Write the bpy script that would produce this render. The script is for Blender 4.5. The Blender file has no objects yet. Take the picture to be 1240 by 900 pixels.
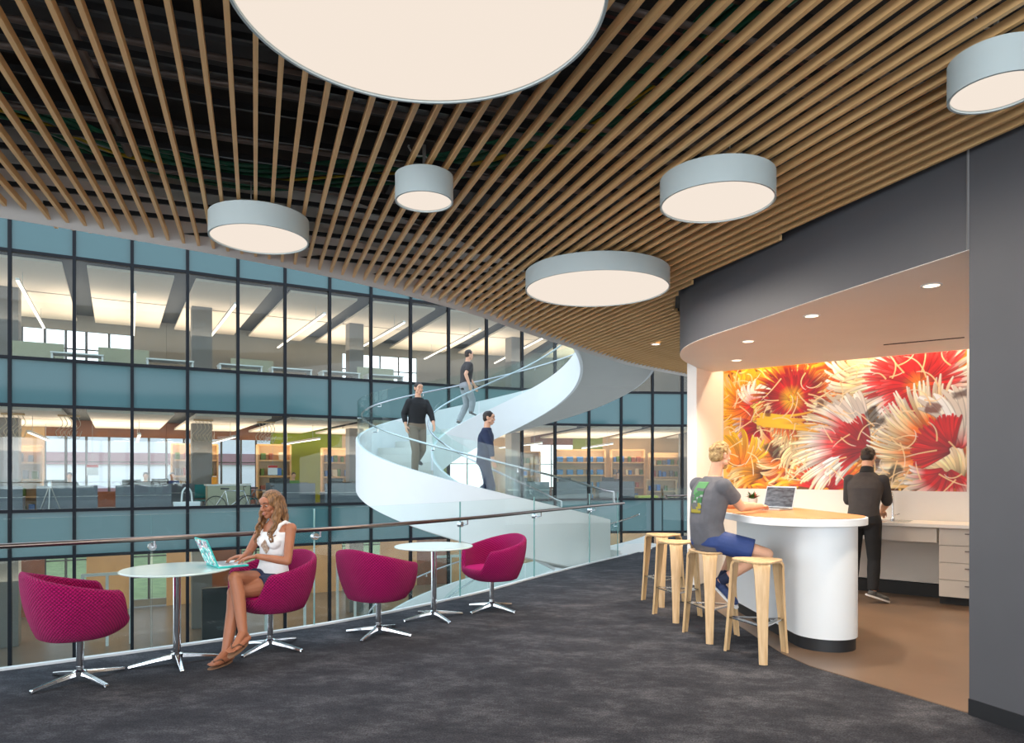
import bpy, bmesh, math, random
import numpy as np
from mathutils import Vector, Matrix
from mathutils.bvhtree import BVHTree

random.seed(11)
PI = math.pi
SC = bpy.context.scene
COL = SC.collection
V = Vector


# ---------------------------------------------------------------- colours and materials
def lin(c):
    out = []
    for x in c[:3]:
        x = x / 255.0
        out.append(x / 12.92 if x <= 0.04045 else ((x + 0.055) / 1.055) ** 2.4)
    return (out[0], out[1], out[2], 1.0)


def new_mat(name):
    m = bpy.data.materials.new(name)
    m.use_nodes = True
    nt = m.node_tree
    nt.nodes.clear()
    out = nt.nodes.new('ShaderNodeOutputMaterial')
    return m, nt, out


def N(nt, typ, **kw):
    n = nt.nodes.new(typ)
    for k, v in kw.items():
        if k in n.inputs:
            n.inputs[k].default_value = v
        else:
            setattr(n, k, v)
    return n


def mat(name, rgb, rough=0.6, metal=0.0, var=0.0, scale=8.0, spec=0.5, bump=0.0, bscale=60.0, stretch=None, rgb2=None, coat=0.0, emit=0.0, sheen=0.0):
    """A node-built surface: base colour with noise variation, optional noise bump."""
    m, nt, out = new_mat(name)
    b = N(nt, 'ShaderNodeBsdfPrincipled')
    b.inputs['Base Color'].default_value = lin(rgb)
    b.inputs['Roughness'].default_value = rough
    b.inputs['Metallic'].default_value = metal
    b.inputs['Specular IOR Level'].default_value = spec
    b.inputs['Coat Weight'].default_value = coat
    b.inputs['Sheen Weight'].default_value = sheen
    nt.links.new(b.outputs[0], out.inputs[0])
    if var or bump or rgb2:
        tc = N(nt, 'ShaderNodeTexCoord')
        mp = N(nt, 'ShaderNodeMapping')
        if stretch:
            mp.inputs['Scale'].default_value = stretch
        nt.links.new(tc.outputs['Object'], mp.inputs[0])
        no = N(nt, 'ShaderNodeTexNoise')
        no.inputs['Scale'].default_value = scale
        no.inputs['Detail'].default_value = 4.0
        nt.links.new(mp.outputs[0], no.inputs['Vector'])
        if var or rgb2:
            mix = N(nt, 'ShaderNodeMix', data_type='RGBA')
            a = lin(rgb)
            c = lin(rgb2) if rgb2 else tuple(max(0, x * (1 - var)) for x in a[:3]) + (1,)
            mix.inputs[6].default_value = a
            mix.inputs[7].default_value = c
            rmp = N(nt, 'ShaderNodeMapRange')
            rmp.inputs[1].default_value = 0.35
            rmp.inputs[2].default_value = 0.65
            nt.links.new(no.outputs['Fac'], rmp.inputs[0])
            nt.links.new(rmp.outputs[0], mix.inputs[0])
            nt.links.new(mix.outputs[2], b.inputs['Base Color'])
        if bump:
            n2 = N(nt, 'ShaderNodeTexNoise')
            n2.inputs['Scale'].default_value = bscale
            nt.links.new(mp.outputs[0], n2.inputs['Vector'])
            bp = N(nt, 'ShaderNodeBump')
            bp.inputs['Strength'].default_value = bump
            bp.inputs['Distance'].default_value = 0.01
            nt.links.new(n2.outputs['Fac'], bp.inputs['Height'])
            nt.links.new(bp.outputs[0], b.inputs['Normal'])
    return m


def emit_mat(name, rgb, strength):
    m, nt, out = new_mat(name)
    e = N(nt, 'ShaderNodeEmission')
    e.inputs[0].default_value = lin(rgb)
    e.inputs[1].default_value = strength
    nt.links.new(e.outputs[0], out.inputs[0])
    return m


def glass_mat(name, tint, base=0.03, edge=0.4, gloss=0.0, white=0.0, white_rgb=(220, 235, 232)):
    """Thin architectural glass: transparent, with a Fresnel reflection and an optional milky layer."""
    m, nt, out = new_mat(name)
    tr = N(nt, 'ShaderNodeBsdfTransparent')
    tr.inputs[0].default_value = lin(tint)
    gl = N(nt, 'ShaderNodeBsdfGlossy')
    gl.inputs['Roughness'].default_value = gloss
    lw = N(nt, 'ShaderNodeLayerWeight')
    lw.inputs[0].default_value = 0.5
    pw = N(nt, 'ShaderNodeMath', operation='POWER')
    pw.inputs[1].default_value = 5.0
    nt.links.new(lw.outputs['Facing'], pw.inputs[0])
    ad = N(nt, 'ShaderNodeMath', operation='MULTIPLY_ADD')
    ad.inputs[1].default_value = edge
    ad.inputs[2].default_value = base
    ad.use_clamp = True
    nt.links.new(pw.outputs[0], ad.inputs[0])
    mx = N(nt, 'ShaderNodeMixShader')
    nt.links.new(ad.outputs[0], mx.inputs[0])
    src = tr
    if white:
        df = N(nt, 'ShaderNodeBsdfDiffuse')
        df.inputs[0].default_value = lin(white_rgb)
        m2 = N(nt, 'ShaderNodeMixShader')
        m2.inputs[0].default_value = white
        nt.links.new(tr.outputs[0], m2.inputs[1])
        nt.links.new(df.outputs[0], m2.inputs[2])
        src = m2
    nt.links.new(src.outputs[0], mx.inputs[1])
    nt.links.new(gl.outputs[0], mx.inputs[2])
    nt.links.new(mx.outputs[0], out.inputs[0])
    return m


# ---------------------------------------------------------------- mesh builder
class MB:
    def __init__(s):
        s.v = []; s.f = []; s.m = []; s.uv = None

    def add(s, vs, fs, mi=0):
        o = len(s.v)
        s.v.extend([tuple(p) for p in vs])
        for f in fs:
            s.f.append(tuple(o + i for i in f))
            s.m.append(mi)
        return s

    def box(s, c, size, rz=0.0, mi=0, rot=None):
        hx, hy, hz = size[0] / 2, size[1] / 2, size[2] / 2
        R = rot if rot is not None else Matrix.Rotation(rz, 3, 'Z')
        vs = []
        for dz in (-hz, hz):
            for dx, dy in ((-hx, -hy), (hx, -hy), (hx, hy), (-hx, hy)):
                vs.append(V(c) + R @ V((dx, dy, dz)))
        return s.add(vs, [(3, 2, 1, 0), (4, 5, 6, 7), (0, 1, 5, 4), (1, 2, 6, 5), (2, 3, 7, 6), (3, 0, 4, 7)], mi)

    def beam(s, a, b, w, h, mi=0, up=(0, 0, 1)):
        """Rectangular bar from a to b, w wide (sideways), h high (along up)."""
        a = V(a); b = V(b)
        d = (b - a).normalized(); u = V(up)
        sd = d.cross(u).normalized(); u2 = sd.cross(d).normalized()
        vs = []
        for p in (a, b):
            for i, j in ((-1, -1), (1, -1), (1, 1), (-1, 1)):
                vs.append(p + sd * (i * w / 2) + u2 * (j * h / 2))
        return s.add(vs, [(0, 1, 2, 3), (7, 6, 5, 4), (0, 4, 5, 1), (1, 5, 6, 2), (2, 6, 7, 3), (3, 7, 4, 0)], mi)

    def prism(s, poly, z0, z1, mi=0, mside=None):
        n = len(poly)
        vs = [(p[0], p[1], z0) for p in poly] + [(p[0], p[1], z1) for p in poly]
        a = sum(poly[i][0] * poly[(i + 1) % n][1] - poly[(i + 1) % n][0] * poly[i][1] for i in range(n))
        ccw = a > 0
        top = tuple(range(n, 2 * n)); bot = tuple(range(n - 1, -1, -1))
        if not ccw:
            top = top[::-1]; bot = bot[::-1]
        s.add(vs, [top, bot], mi)
        o = len(s.v) - 2 * n
        for i in range(n):
            j = (i + 1) % n
            q = (o + i, o + j, o + n + j, o + n + i)
            s.f.append(q if ccw else q[::-1])
            s.m.append(mi if mside is None else mside)
        return s

    def ring(s, rings, mi=0, caps=True, closed=True):
        n = len(rings[0]); vs = [p for r in rings for p in r]; fs = []
        for k in range(len(rings) - 1):
            for i in range(n if closed else n - 1):
                j = (i + 1) % n
                fs.append((k * n + i, k * n + j, (k + 1) * n + j, (k + 1) * n + i))
        if caps and closed:
            fs.append(tuple(range(n - 1, -1, -1)))
            fs.append(tuple((len(rings) - 1) * n + i for i in range(n)))
        return s.add(vs, fs, mi)

    def tube(s, pts, r, n=10, mi=0, caps=True, flat=None):
        pts = [V(p) for p in pts]
        m = len(pts)
        rs = r if isinstance(r, (list, tuple)) else [r] * m
        ref = None; rings = []
        for i, p in enumerate(pts):
            t = (pts[min(i + 1, m - 1)] - pts[max(i - 1, 0)])
            if t.length < 1e-9:
                t = V((0, 0, 1))
            t.normalize()
            if ref is None:
                ref = V((0, 0, 1)) if abs(t.z) < 0.9 else V((1, 0, 0))
                ref = (ref - t * ref.dot(t)).normalized()
            else:
                ref = (ref - t * ref.dot(t))
                if ref.length < 1e-6:
                    ref = t.orthogonal()
                ref.normalize()
            b = t.cross(ref)
            fx = flat or 1.0
            rings.append([p + (ref * math.cos(a) * fx + b * math.sin(a)) * rs[i] for a in (2 * PI * k / n for k in range(n))])
        return s.ring(rings, mi, caps)

    def capsule(s, a, ra, b, rb, n=14, mi=0):
        a = V(a); b = V(b); d = b - a
        L = d.length
        d = d.normalized() if L > 1e-9 else V((0, 0, 1))
        pts = []; rs = []
        for k in range(1, 5):
            th = PI / 2 * k / 4
            pts.append(a - d * ra * math.cos(th)); rs.append(ra * math.sin(th))
        for k in range(0, 5):
            t = k / 4.0
            if 0 < t < 1:
                pts.append(a + d * L * t); rs.append(ra + (rb - ra) * t)
        for k in range(4, 0, -1):
            th = PI / 2 * k / 4
            pts.append(b + d * rb * math.cos(th)); rs.append(rb * math.sin(th))
        ref = d.orthogonal().normalized(); bb = d.cross(ref)
        rings = [[p + (ref * math.cos(x) + bb * math.sin(x)) * r for x in (2 * PI * k / n for k in range(n))] for p, r in zip(pts, rs)]
        return s.ring(rings, mi, True)

    def ellipsoid(s, c, r, R=None, n=16, m=10, mi=0):
        c = V(c); R = R or Matrix.Identity(3)
        rings = []
        for k in range(1, m):
            th = PI * k / m
            rings.append([c + R @ V((r[0] * math.sin(th) * math.cos(a), r[1] * math.sin(th) * math.sin(a), -r[2] * math.cos(th))) for a in (2 * PI * i / n for i in range(n))])
        return s.ring(rings, mi, True)

    def lathe(s, prof, n=32, c=(0, 0, 0), mi=0, caps=True):
        rings = [[(c[0] + r * math.cos(2 * PI * i / n), c[1] + r * math.sin(2 * PI * i / n), c[2] + z) for i in range(n)] for r, z in prof]
        return s.ring(rings, mi, caps)

    def build(s, name, mats, parent=None, smooth=False, angle=40, bevel=0.0, loc=None, rz=0.0, seg=2):
        me = bpy.data.meshes.new(name)
        me.from_pydata([tuple(p) for p in s.v], [], s.f)
        if not isinstance(mats, (list, tuple)):
            mats = [mats]
        for m in mats:
            me.materials.append(m)
        if len(mats) > 1:
            me.polygons.foreach_set('material_index', s.m)
        if s.uv is not None:
            ul = me.uv_layers.new(name='UVMap')
            for li, l in enumerate(me.loops):
                ul.data[li].uv = s.uv[l.vertex_index]
        me.validate(); me.update()
        if smooth:
            me.polygons.foreach_set('use_smooth', [True] * len(me.polygons))
            if angle < 179:
                me.set_sharp_from_angle(angle=math.radians(angle))
        o = bpy.data.objects.new(name, me)
        COL.objects.link(o)
        if parent is not None:
            o.parent = parent
        if loc is not None:
            o.location = loc
        if rz:
            o.rotation_euler.z = rz
        if bevel:
            b = o.modifiers.new('Bevel', 'BEVEL')
            b.width = bevel; b.segments = seg; b.limit_method = 'ANGLE'; b.angle_limit = math.radians(35)
        return o


def tag(o, label=None, cat=None, group=None, kind=None):
    if label: o['label'] = label
    if cat: o['category'] = cat
    if group: o['group'] = group
    if kind: o['kind'] = kind
    return o


def thing(name, label, cat, loc=(0, 0, 0), rz=0.0, group=None):
    o = bpy.data.objects.new(name, None)
    o.empty_display_size = 0.1
    COL.objects.link(o)
    o.location = loc
    o.rotation_euler = (0, 0, rz)
    return tag(o, label, cat, group)


def dup(root, loc=None, rz=None, label=None, group=None):
    r = root.copy(); COL.objects.link(r)
    if loc is not None: r.location = loc
    if rz is not None: r.rotation_euler = (0, 0, rz)
    if label: r['label'] = label
    if group: r['group'] = group
    for ch in [c for c in root.children]:
        k = ch.copy(); COL.objects.link(k); k.parent = r
        for g in [c for c in ch.children]:
            q = g.copy(); COL.objects.link(q); q.parent = k
    return r


def struct(o):
    o['kind'] = 'structure'
    return o


def catmull(pts, n=12):
    out = []
    P = [V(p) for p in pts]
    P = [P[0] * 2 - P[1]] + P + [P[-1] * 2 - P[-2]]
    for i in range(1, len(P) - 2):
        for k in range(n):
            t = k / n
            a, b, c, d = P[i - 1], P[i], P[i + 1], P[i + 2]
            out.append(0.5 * ((2 * b) + (c - a) * t + (2 * a - 5 * b + 4 * c - d) * t * t + (3 * b - a - 3 * c + d) * t ** 3))
    out.append(P[-2])
    return out


def resample(pts, step):
    L = [0.0]
    for a, b in zip(pts, pts[1:]):
        L.append(L[-1] + (b - a).length)
    n = max(1, round(L[-1] / step)); out = []; j = 0
    for k in range(n + 1):
        s = L[-1] * k / n
        while j < len(pts) - 2 and L[j + 1] < s:
            j += 1
        d = L[j + 1] - L[j]
        out.append(pts[j].lerp(pts[j + 1], 0 if d == 0 else (s - L[j]) / d))
    return out


def offset2(pts, d):
    """Offset a plan polyline by d to its left-hand side."""
    out = []
    for i, p in enumerate(pts):
        t = (pts[min(i + 1, len(pts) - 1)] - pts[max(i - 1, 0)])
        t = V((t.x, t.y, 0)).normalized()
        out.append(V((p.x - t.y * d, p.y + t.x * d, p.z)))
    return out


def remeshed(mb, name, mats, parent, voxel=0.006, smooth_it=4, loc=None):
    """Fuse overlapping shapes into one continuous surface."""
    o = mb.build('temporary', mats)
    r = o.modifiers.new('R', 'REMESH'); r.mode = 'VOXEL'; r.voxel_size = voxel; r.use_smooth_shade = True
    if smooth_it:
        sm = o.modifiers.new('S', 'SMOOTH'); sm.factor = 0.5; sm.iterations = smooth_it
    dg = bpy.context.evaluated_depsgraph_get()
    dg.update()
    me = bpy.data.meshes.new_from_object(o.evaluated_get(dg))
    me.name = name
    old = o.data
    bpy.data.objects.remove(o); bpy.data.meshes.remove(old)
    me.materials.clear()
    for m in (mats if isinstance(mats, (list, tuple)) else [mats]):
        me.materials.append(m)
    me.polygons.foreach_set('use_smooth', [True] * len(me.polygons))
    q = bpy.data.objects.new(name, me)
    COL.objects.link(q)
    if parent is not None: q.parent = parent
    if loc is not None: q.location = loc
    return q


F_PX, CX, HY, EYE = 850.0, 620.0, 571.0, 1.5


def at(u, v, Y):
    """World point at depth Y that the photograph shows at pixel (u, v)."""
    return V(((u - CX) / F_PX * Y, Y, EYE + (HY - v) / F_PX * Y))

# ================================================================ camera, world, view
cam_d = bpy.data.cameras.new('camera')
cam_d.sensor_width = 36.0
cam_d.lens = F_PX / 1240.0 * 36.0
cam_d.shift_y = (HY - 450.0) / 1240.0
cam_d.clip_end = 300
cam_o = bpy.data.objects.new('camera', cam_d)
COL.objects.link(cam_o)
cam_o.location = (0, 0, EYE)
cam_o.rotation_euler = (PI / 2, 0, 0)
SC.camera = cam_o

SC.view_settings.view_transform = 'Standard'
SC.view_settings.look = 'None'
SC.view_settings.gamma = 1.0
SC.view_settings.use_curve_mapping = False
SC.view_settings.exposure = 0.35
cy = SC.cycles
cy.use_denoising = True
cy.max_bounces = 8
cy.diffuse_bounces = 4
cy.glossy_bounces = 3
cy.transmission_bounces = 4
cy.transparent_max_bounces = 40
cy.caustics_reflective = False
cy.caustics_refractive = False
cy.sample_clamp_indirect = 4.0

w = bpy.data.worlds.new('sky')
SC.world = w
w.use_nodes = True
wn = w.node_tree
wn.nodes.clear()
wo = wn.nodes.new('ShaderNodeOutputWorld')
wb = wn.nodes.new('ShaderNodeBackground')
wt = wn.nodes.new('ShaderNodeTexCoord')
ws = wn.nodes.new('ShaderNodeSeparateXYZ')
wr = wn.nodes.new('ShaderNodeValToRGB')
wn.links.new(wt.outputs['Generated'], ws.inputs[0])
wn.links.new(ws.outputs['Z'], wr.inputs[0])
wr.color_ramp.elements[0].position = 0.0
wr.color_ramp.elements[0].color = lin((240, 246, 252))
wr.color_ramp.elements[1].position = 0.8
wr.color_ramp.elements[1].color = lin((205, 228, 250))
wn.links.new(wr.outputs[0], wb.inputs[0])
wb.inputs[1].default_value = 2.2
wn.links.new(wb.outputs[0], wo.inputs[0])

# ================================================================ materials of the setting
m_steel = mat('brushed_steel', (190, 192, 195), 0.22, 1.0, var=0.08, scale=40, stretch=(1, 1, 6))
m_chrome = mat('chrome', (215, 217, 220), 0.12, 1.0, var=0.03)
m_white = mat('white_paint', (224, 228, 229), 0.55, var=0.02, scale=3)
m_whitewall = mat('white_wall_paint', (238, 234, 228), 0.6, var=0.02, scale=2)
m_ring = mat('ceiling_rim_paint', (204, 199, 194), 0.65, var=0.03, scale=2)
m_dark = mat('dark_grey_paint', (82, 82, 86), 0.5, var=0.05, scale=2.5)
m_seam = mat('panel_joint', (120, 118, 118), 0.5, var=0.05)
m_black = mat('black_rubber', (28, 29, 32), 0.5, var=0.15, scale=10)
m_slab = mat('dark_concrete', (50, 47, 46), 0.9, var=0.5, scale=3, bump=0.3)
m_mull = mat('dark_anodised_metal', (15, 19, 25), 0.55, 0.0, var=0.1, scale=5, spec=0.2)
m_nookfloor = mat('brown_resin_floor', (118, 96, 78), 0.38, var=0.18, scale=1.6, bump=0.02)
m_landing = mat('pale_terrazzo', (214, 212, 206), 0.5, var=0.06, scale=60)


def carpet_material():
    m, nt, out = new_mat('mottled_charcoal_carpet')
    b = N(nt, 'ShaderNodeBsdfPrincipled')
    b.inputs['Roughness'].default_value = 0.95
    b.inputs['Specular IOR Level'].default_value = 0.25
    tc = N(nt, 'ShaderNodeTexCoord')
    mp = N(nt, 'ShaderNodeMapping')
    mp.inputs['Rotation'].default_value = (0, 0, 0.62)
    mp.inputs['Scale'].default_value = (0.85, 1.35, 1)
    nt.links.new(tc.outputs['Object'], mp.inputs[0])
    big = N(nt, 'ShaderNodeTexNoise'); big.inputs['Scale'].default_value = 2.2; big.inputs['Detail'].default_value = 12; big.inputs['Roughness'].default_value = 0.82
    fine = N(nt, 'ShaderNodeTexNoise'); fine.inputs['Scale'].default_value = 95; fine.inputs['Detail'].default_value = 3
    nt.links.new(mp.outputs[0], big.inputs['Vector'])
    nt.links.new(tc.outputs['Object'], fine.inputs['Vector'])
    r1 = N(nt, 'ShaderNodeValToRGB')
    e = r1.color_ramp.elements
    e[0].position = 0.33; e[0].color = lin((29, 31, 37))
    e[1].position = 0.70; e[1].color = lin((98, 98, 102))
    k = e.new(0.5); k.color = lin((55, 56, 62))
    nt.links.new(big.outputs['Fac'], r1.inputs[0])
    r2 = N(nt, 'ShaderNodeMapRange')
    r2.inputs[1].default_value = 0.3; r2.inputs[2].default_value = 0.7; r2.inputs[3].default_value = 0.45; r2.inputs[4].default_value = 1.5
    nt.links.new(fine.outputs['Fac'], r2.inputs[0])
    mul = N(nt, 'ShaderNodeVectorMath', operation='SCALE')
    nt.links.new(r1.outputs[0], mul.inputs[0]); nt.links.new(r2.outputs[0], mul.inputs['Scale'])
    nt.links.new(mul.outputs[0], b.inputs['Base Color'])
    bp = N(nt, 'ShaderNodeBump'); bp.inputs['Strength'].default_value = 0.5; bp.inputs['Distance'].default_value = 0.006
    nt.links.new(fine.outputs['Fac'], bp.inputs['Height']); nt.links.new(bp.outputs[0], b.inputs['Normal'])
    nt.links.new(b.outputs[0], out.inputs[0])
    return m


def wood_material(name, c1, c2, rough=0.5, scale=3.0, axis='Z'):
    m, nt, out = new_mat(name)
    b = N(nt, 'ShaderNodeBsdfPrincipled')
    b.inputs['Roughness'].default_value = rough
    tc = N(nt, 'ShaderNodeTexCoord'); mp = N(nt, 'ShaderNodeMapping')
    st = {'Z': (22, 22, 1.0), 'X': (1.0, 22, 22), 'Y': (22, 1.0, 22)}[axis]
    mp.inputs['Scale'].default_value = st
    nt.links.new(tc.outputs['Object'], mp.inputs[0])
    no = N(nt, 'ShaderNodeTexNoise'); no.inputs['Scale'].default_value = scale; no.inputs['Detail'].default_value = 5; no.inputs['Distortion'].default_value = 0.6
    nt.links.new(mp.outputs[0], no.inputs['Vector'])
    r = N(nt, 'ShaderNodeValToRGB')
    r.color_ramp.elements[0].position = 0.3; r.color_ramp.elements[0].color = lin(c1)
    r.color_ramp.elements[1].position = 0.7; r.color_ramp.elements[1].color = lin(c2)
    nt.links.new(no.outputs['Fac'], r.inputs[0]); nt.links.new(r.outputs[0], b.inputs['Base Color'])
    nt.links.new(b.outputs[0], out.inputs[0])
    return m


m_carpet = carpet_material()
m_slat = wood_material('oak_slat_veneer', (222, 172, 114), (240, 198, 142), 0.5, 2.0, 'Y')
m_stool = wood_material('pale_oak_plywood', (203, 164, 116), (226, 193, 148), 0.42, 2.0, 'Z')
m_bartop = wood_material('oak_bar_top', (184, 122, 76), (208, 150, 100), 0.35, 1.2, 'Y')
m_rail = mat('satin_steel_rail', (128, 116, 110), 0.28, 1.0, var=0.05)
m_glass = glass_mat('clear_glass', (249, 253, 252), base=0.008, edge=0.28)
m_gedge = mat('green_glass_edge', (96, 150, 146), 0.15, 0.0, var=0.05, spec=0.8)
m_stairglass = glass_mat('stair_glass', (245, 251, 250), base=0.012)

# ================================================================ balcony plan
E_PTS = [(-12.0, 0.9, 0), (-9.0, 2.35, 0), (-6.2, 3.75, 0), (-3.84, 5.27, 0), (-1.89, 6.78, 0), (-0.56, 8.39, 0), (0.35, 9.9, 0), (1.25, 11.35, 0), (2.08, 12.6, 0)]
EDGE = resample(catmull(E_PTS, 14), 0.12)
# soffit / header plan curve over the coffee nook
C_PTS = [(2.82, 4.33, 0), (2.45, 5.49, 0), (2.17, 6.5, 0), (1.98, 7.15, 0), (1.90, 7.65, 0), (1.95, 8.15, 0), (2.11, 8.65, 0), (2.37, 9.12, 0)]
CURV = resample(catmull(C_PTS, 10), 0.1)
WT = V((0.79, -0.612, 0)).normalized()          # along the mural wall, towards the pier
WN = V((0.612, 0.79, 0)).normalized()           # into the mural wall
WL = V((3.0, 9.98, 0))                          # mural wall's far corner
WR = WL + WT * 4.6
SOFF = 2.87

# floor: carpeted slab, its edge following the glass balustrade
land = [(2.08, 12.6), (2.42, 13.15), (2.72, 13.7)]
poly = [(p.x, p.y) for p in EDGE] + land[1:] + [(3.02, 14.3), (3.22, 15.0), (3.42, 16.0), (4.6, 16.7), (9.0, 17.5), (9.0, -5.5), (-12.0, -5.5)]
mb = MB(); mb.prism(poly, -0.36, 0.0, 0, 1)
struct(mb.build('floor', [m_carpet, m_white]))
# white kerb along the balcony edge
e_in = offset2(EDGE, 0.0); e_out = offset2(EDGE, 0.05)
mb = MB()
mb.ring([[V((a.x, a.y, 0.018)), V((b.x, b.y, 0.018)), V((b.x, b.y, -0.37)), V((a.x, a.y, -0.37))] for a, b in zip(e_in, e_out)])
struct(mb.build('trim_1', m_white))
# pale stair landing past the carpet
mb = MB(); mb.prism([(1.95, 12.75), (2.1, 12.62), (2.72, 13.7), (3.02, 14.3), (2.9, 14.6), (2.3, 14.4)], -0.30, 0.012)
struct(mb.build('floor_landing', m_landing))
# brown floor of the nook
nf = [(2.82, 4.36), (2.52, 4.95), (2.29, 5.4), (2.22, 5.75), (2.2, 6.9), (2.2, 7.4), (2.22, 7.9), (2.4, 8.5), (2.52, 9.2)] + [(WL.x, WL.y), (WR.x, WR.y), (6.2, 4.2), (3.1, 4.2)]
mb = MB(); mb.prism(nf, -0.05, 0.006)
struct(mb.build('floor_nook', m_nookfloor))

# pier, header, nook walls
pd = V((0.11, -0.31, 0)).normalized(); pn = V((0.31, 0.11, 0)).normalized()
A = V((2.82, 4.33, 0)); B = A + pd * 13.0
mb = MB(); mb.prism([(A.x, A.y), (B.x, B.y), (B.x + pn.x * .3, B.y + pn.y * .3), (A.x + pn.x * .3, A.y + pn.y * .3)], 0.0, 3.62)
struct(mb.build('wall_right', m_dark))
mb = MB(); A2 = A - pn * 0.008
mb.prism([(A2.x, A2.y), (A2.x + pd.x * 13, A2.y + pd.y * 13), (A.x + pd.x * 13, A.y + pd.y * 13), (A.x, A.y)], 0.0, 0.1)
struct(mb.build('baseboard_right', m_black))
ci = offset2(CURV, 0.0); co = offset2(CURV, -0.12)   # inside = towards +X
mb = MB()
mb.ring([[V((a.x, a.y, SOFF)), V((b.x, b.y, SOFF)), V((b.x, b.y, 3.62)), V((a.x, a.y, 3.62))] for a, b in zip(ci, co)])
struct(mb.build('wall_header', m_dark, smooth=True, angle=50))
mb = MB(); s0 = A - pn * 0.004
mb.beam((s0.x - pd.x * .006, s0.y - pd.y * .006, SOFF), (s0.x - pd.x * .006, s0.y - pd.y * .006, 3.56), 0.012, 0.012, up=(1, 0, 0))
struct(mb.build('trim_2', m_seam))
# soffit of the nook, stopping short of the mural wall so that a cove stays open
gap = 0.40
k1 = WL - WN * gap - WT * 0.1; k2 = WR - WN * gap
ps = [(p.x, p.y) for p in CURV][::-1] + [(A.x + 0.0, A.y - 0.0), (A.x + .1, A.y - .2), (6.0, 4.2), (k2.x, k2.y), (k1.x, k1.y)]
mb = MB(); mb.prism(ps, SOFF - 0.004, SOFF - 0.0005)
m_soffit = mat('warm_white_ceiling_paint', (242, 234, 226), 0.65, var=0.02, scale=2)
struct(mb.build('ceiling_nook', m_soffit))
# mural wall and the short return wall
mb = MB(); mb.prism([(WL.x, WL.y), (WR.x, WR.y), (WR.x + WN.x * .15, WR.y + WN.y * .15), (WL.x + WN.x * .15 - WT.x * .1, WL.y + WN.y * .15 - WT.y * .1)], 0, 3.3)
struct(mb.build('wall_mural', m_whitewall))
rw = WL - WN * 0.93
mb = MB(); mb.prism([(WL.x, WL.y), (rw.x, rw.y), (rw.x - WT.x * .13, rw.y - WT.y * .13), (WL.x - WT.x * .13 + WN.x * 2, WL.y - WT.y * .13 + WN.y * 2), (WL.x + WN.x * 2, WL.y + WN.y * 2)], 0, 3.3)
struct(mb.build('wall_return', m_whitewall))
mb = MB(); mb.prism([(WR.x, WR.y), (WR.x - WN.x * 4, WR.y - WN.y * 4), (WR.x - WN.x * 4 + WT.x * .15, WR.y - WN.y * 4 + WT.y * .15), (WR.x + WT.x * .15, WR.y + WT.y * .15)], 0, 3.3)
struct(mb.build('wall_nook_side', m_whitewall))
# upper closure over the cove
mb = MB(); mb.prism([(k1.x - .1, k1.y - .1), (k2.x, k2.y), (WR.x + WN.x * .1, WR.y + WN.y * .1), (WL.x + WN.x * .1, WL.y + WN.y * .1)], 3.2, 3.26)
struct(mb.build('ceiling_cove', m_whitewall))

# ceiling slab and white rim that follows the balcony edge
slab = [(p.x, p.y) for p in offset2(EDGE, 0.02)] + [(2.62, 13.2), (3.2, 13.8), (3.9, 14.5), (5.2, 15.8), (9.0, 17.5), (9.0, -5.5), (-12.0, -5.5)]
mb = MB(); mb.prism(slab, 4.15, 4.45)
struct(mb.build('ceiling', m_slab))
RIM_PTS = EDGE + [V((2.62, 13.2, 0)), V((3.2, 13.8, 0)), V((3.9, 14.5, 0)), V((5.2, 15.8, 0))]
r_o = offset2(RIM_PTS, 0.05); r_i = offset2(RIM_PTS, -0.42)
mb = MB()
mb.ring([[V((a.x, a.y, 3.42)), V((b.x, b.y, 3.66)), V((b.x, b.y, 3.70)), V((a.x - 0.0, a.y, 4.5))] for a, b in zip(r_o, r_i)])
struct(mb.build('ceiling_rim', m_ring, smooth=True, angle=40))
# upper storeys of this side of the atrium
r_u = offset2(EDGE, -0.1)
for k, (z0, z1) in enumerate(((4.5, 5.6), (7.9, 10.0))):
    mb = MB()
    mb.ring([[V((a.x, a.y, z0)), V((b.x, b.y, z0)), V((b.x, b.y, z1)), V((a.x, a.y, z1))] for a, b in zip(offset2(EDGE, 0.05), r_u)])
    struct(mb.build('wall_upper_%d' % (k + 1), m_white))
mb = MB(); mb.prism(slab, 8.4, 8.8); struct(mb.build('ceiling_upper', m_white))
# rear of the room behind the viewpoint: posts and head of a window wall
mb = MB(); mb.box((-1.5, -5.5, 3.9), (21, 0.3, 0.6)); mb.box((-1.5, -5.5, 0.2), (21, 0.3, 0.4)); struct(mb.build('wall_rear', m_white))
for k in range(12):
    mb = MB(); mb.box((-11.5 + k * 1.8, -5.5, 2.0), (0.12, 0.2, 3.4)); struct(mb.build('trim_%d' % (10 + k), m_mull))

# ================================================================ slatted ceiling
SD = V((-0.343, 0.939, 0)).normalized(); SN = V((0.939, 0.343, 0)).normalized()
def inside(pt, pg):
    x, y = pt; c = False; n = len(pg); j = n - 1
    for i in range(n):
        xi, yi = pg[i]; xj, yj = pg[j]
        if (yi > y) != (yj > y) and x < (xj - xi) * (y - yi) / (yj - yi) + xi:
            c = not c
        j = i
    return c

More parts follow.
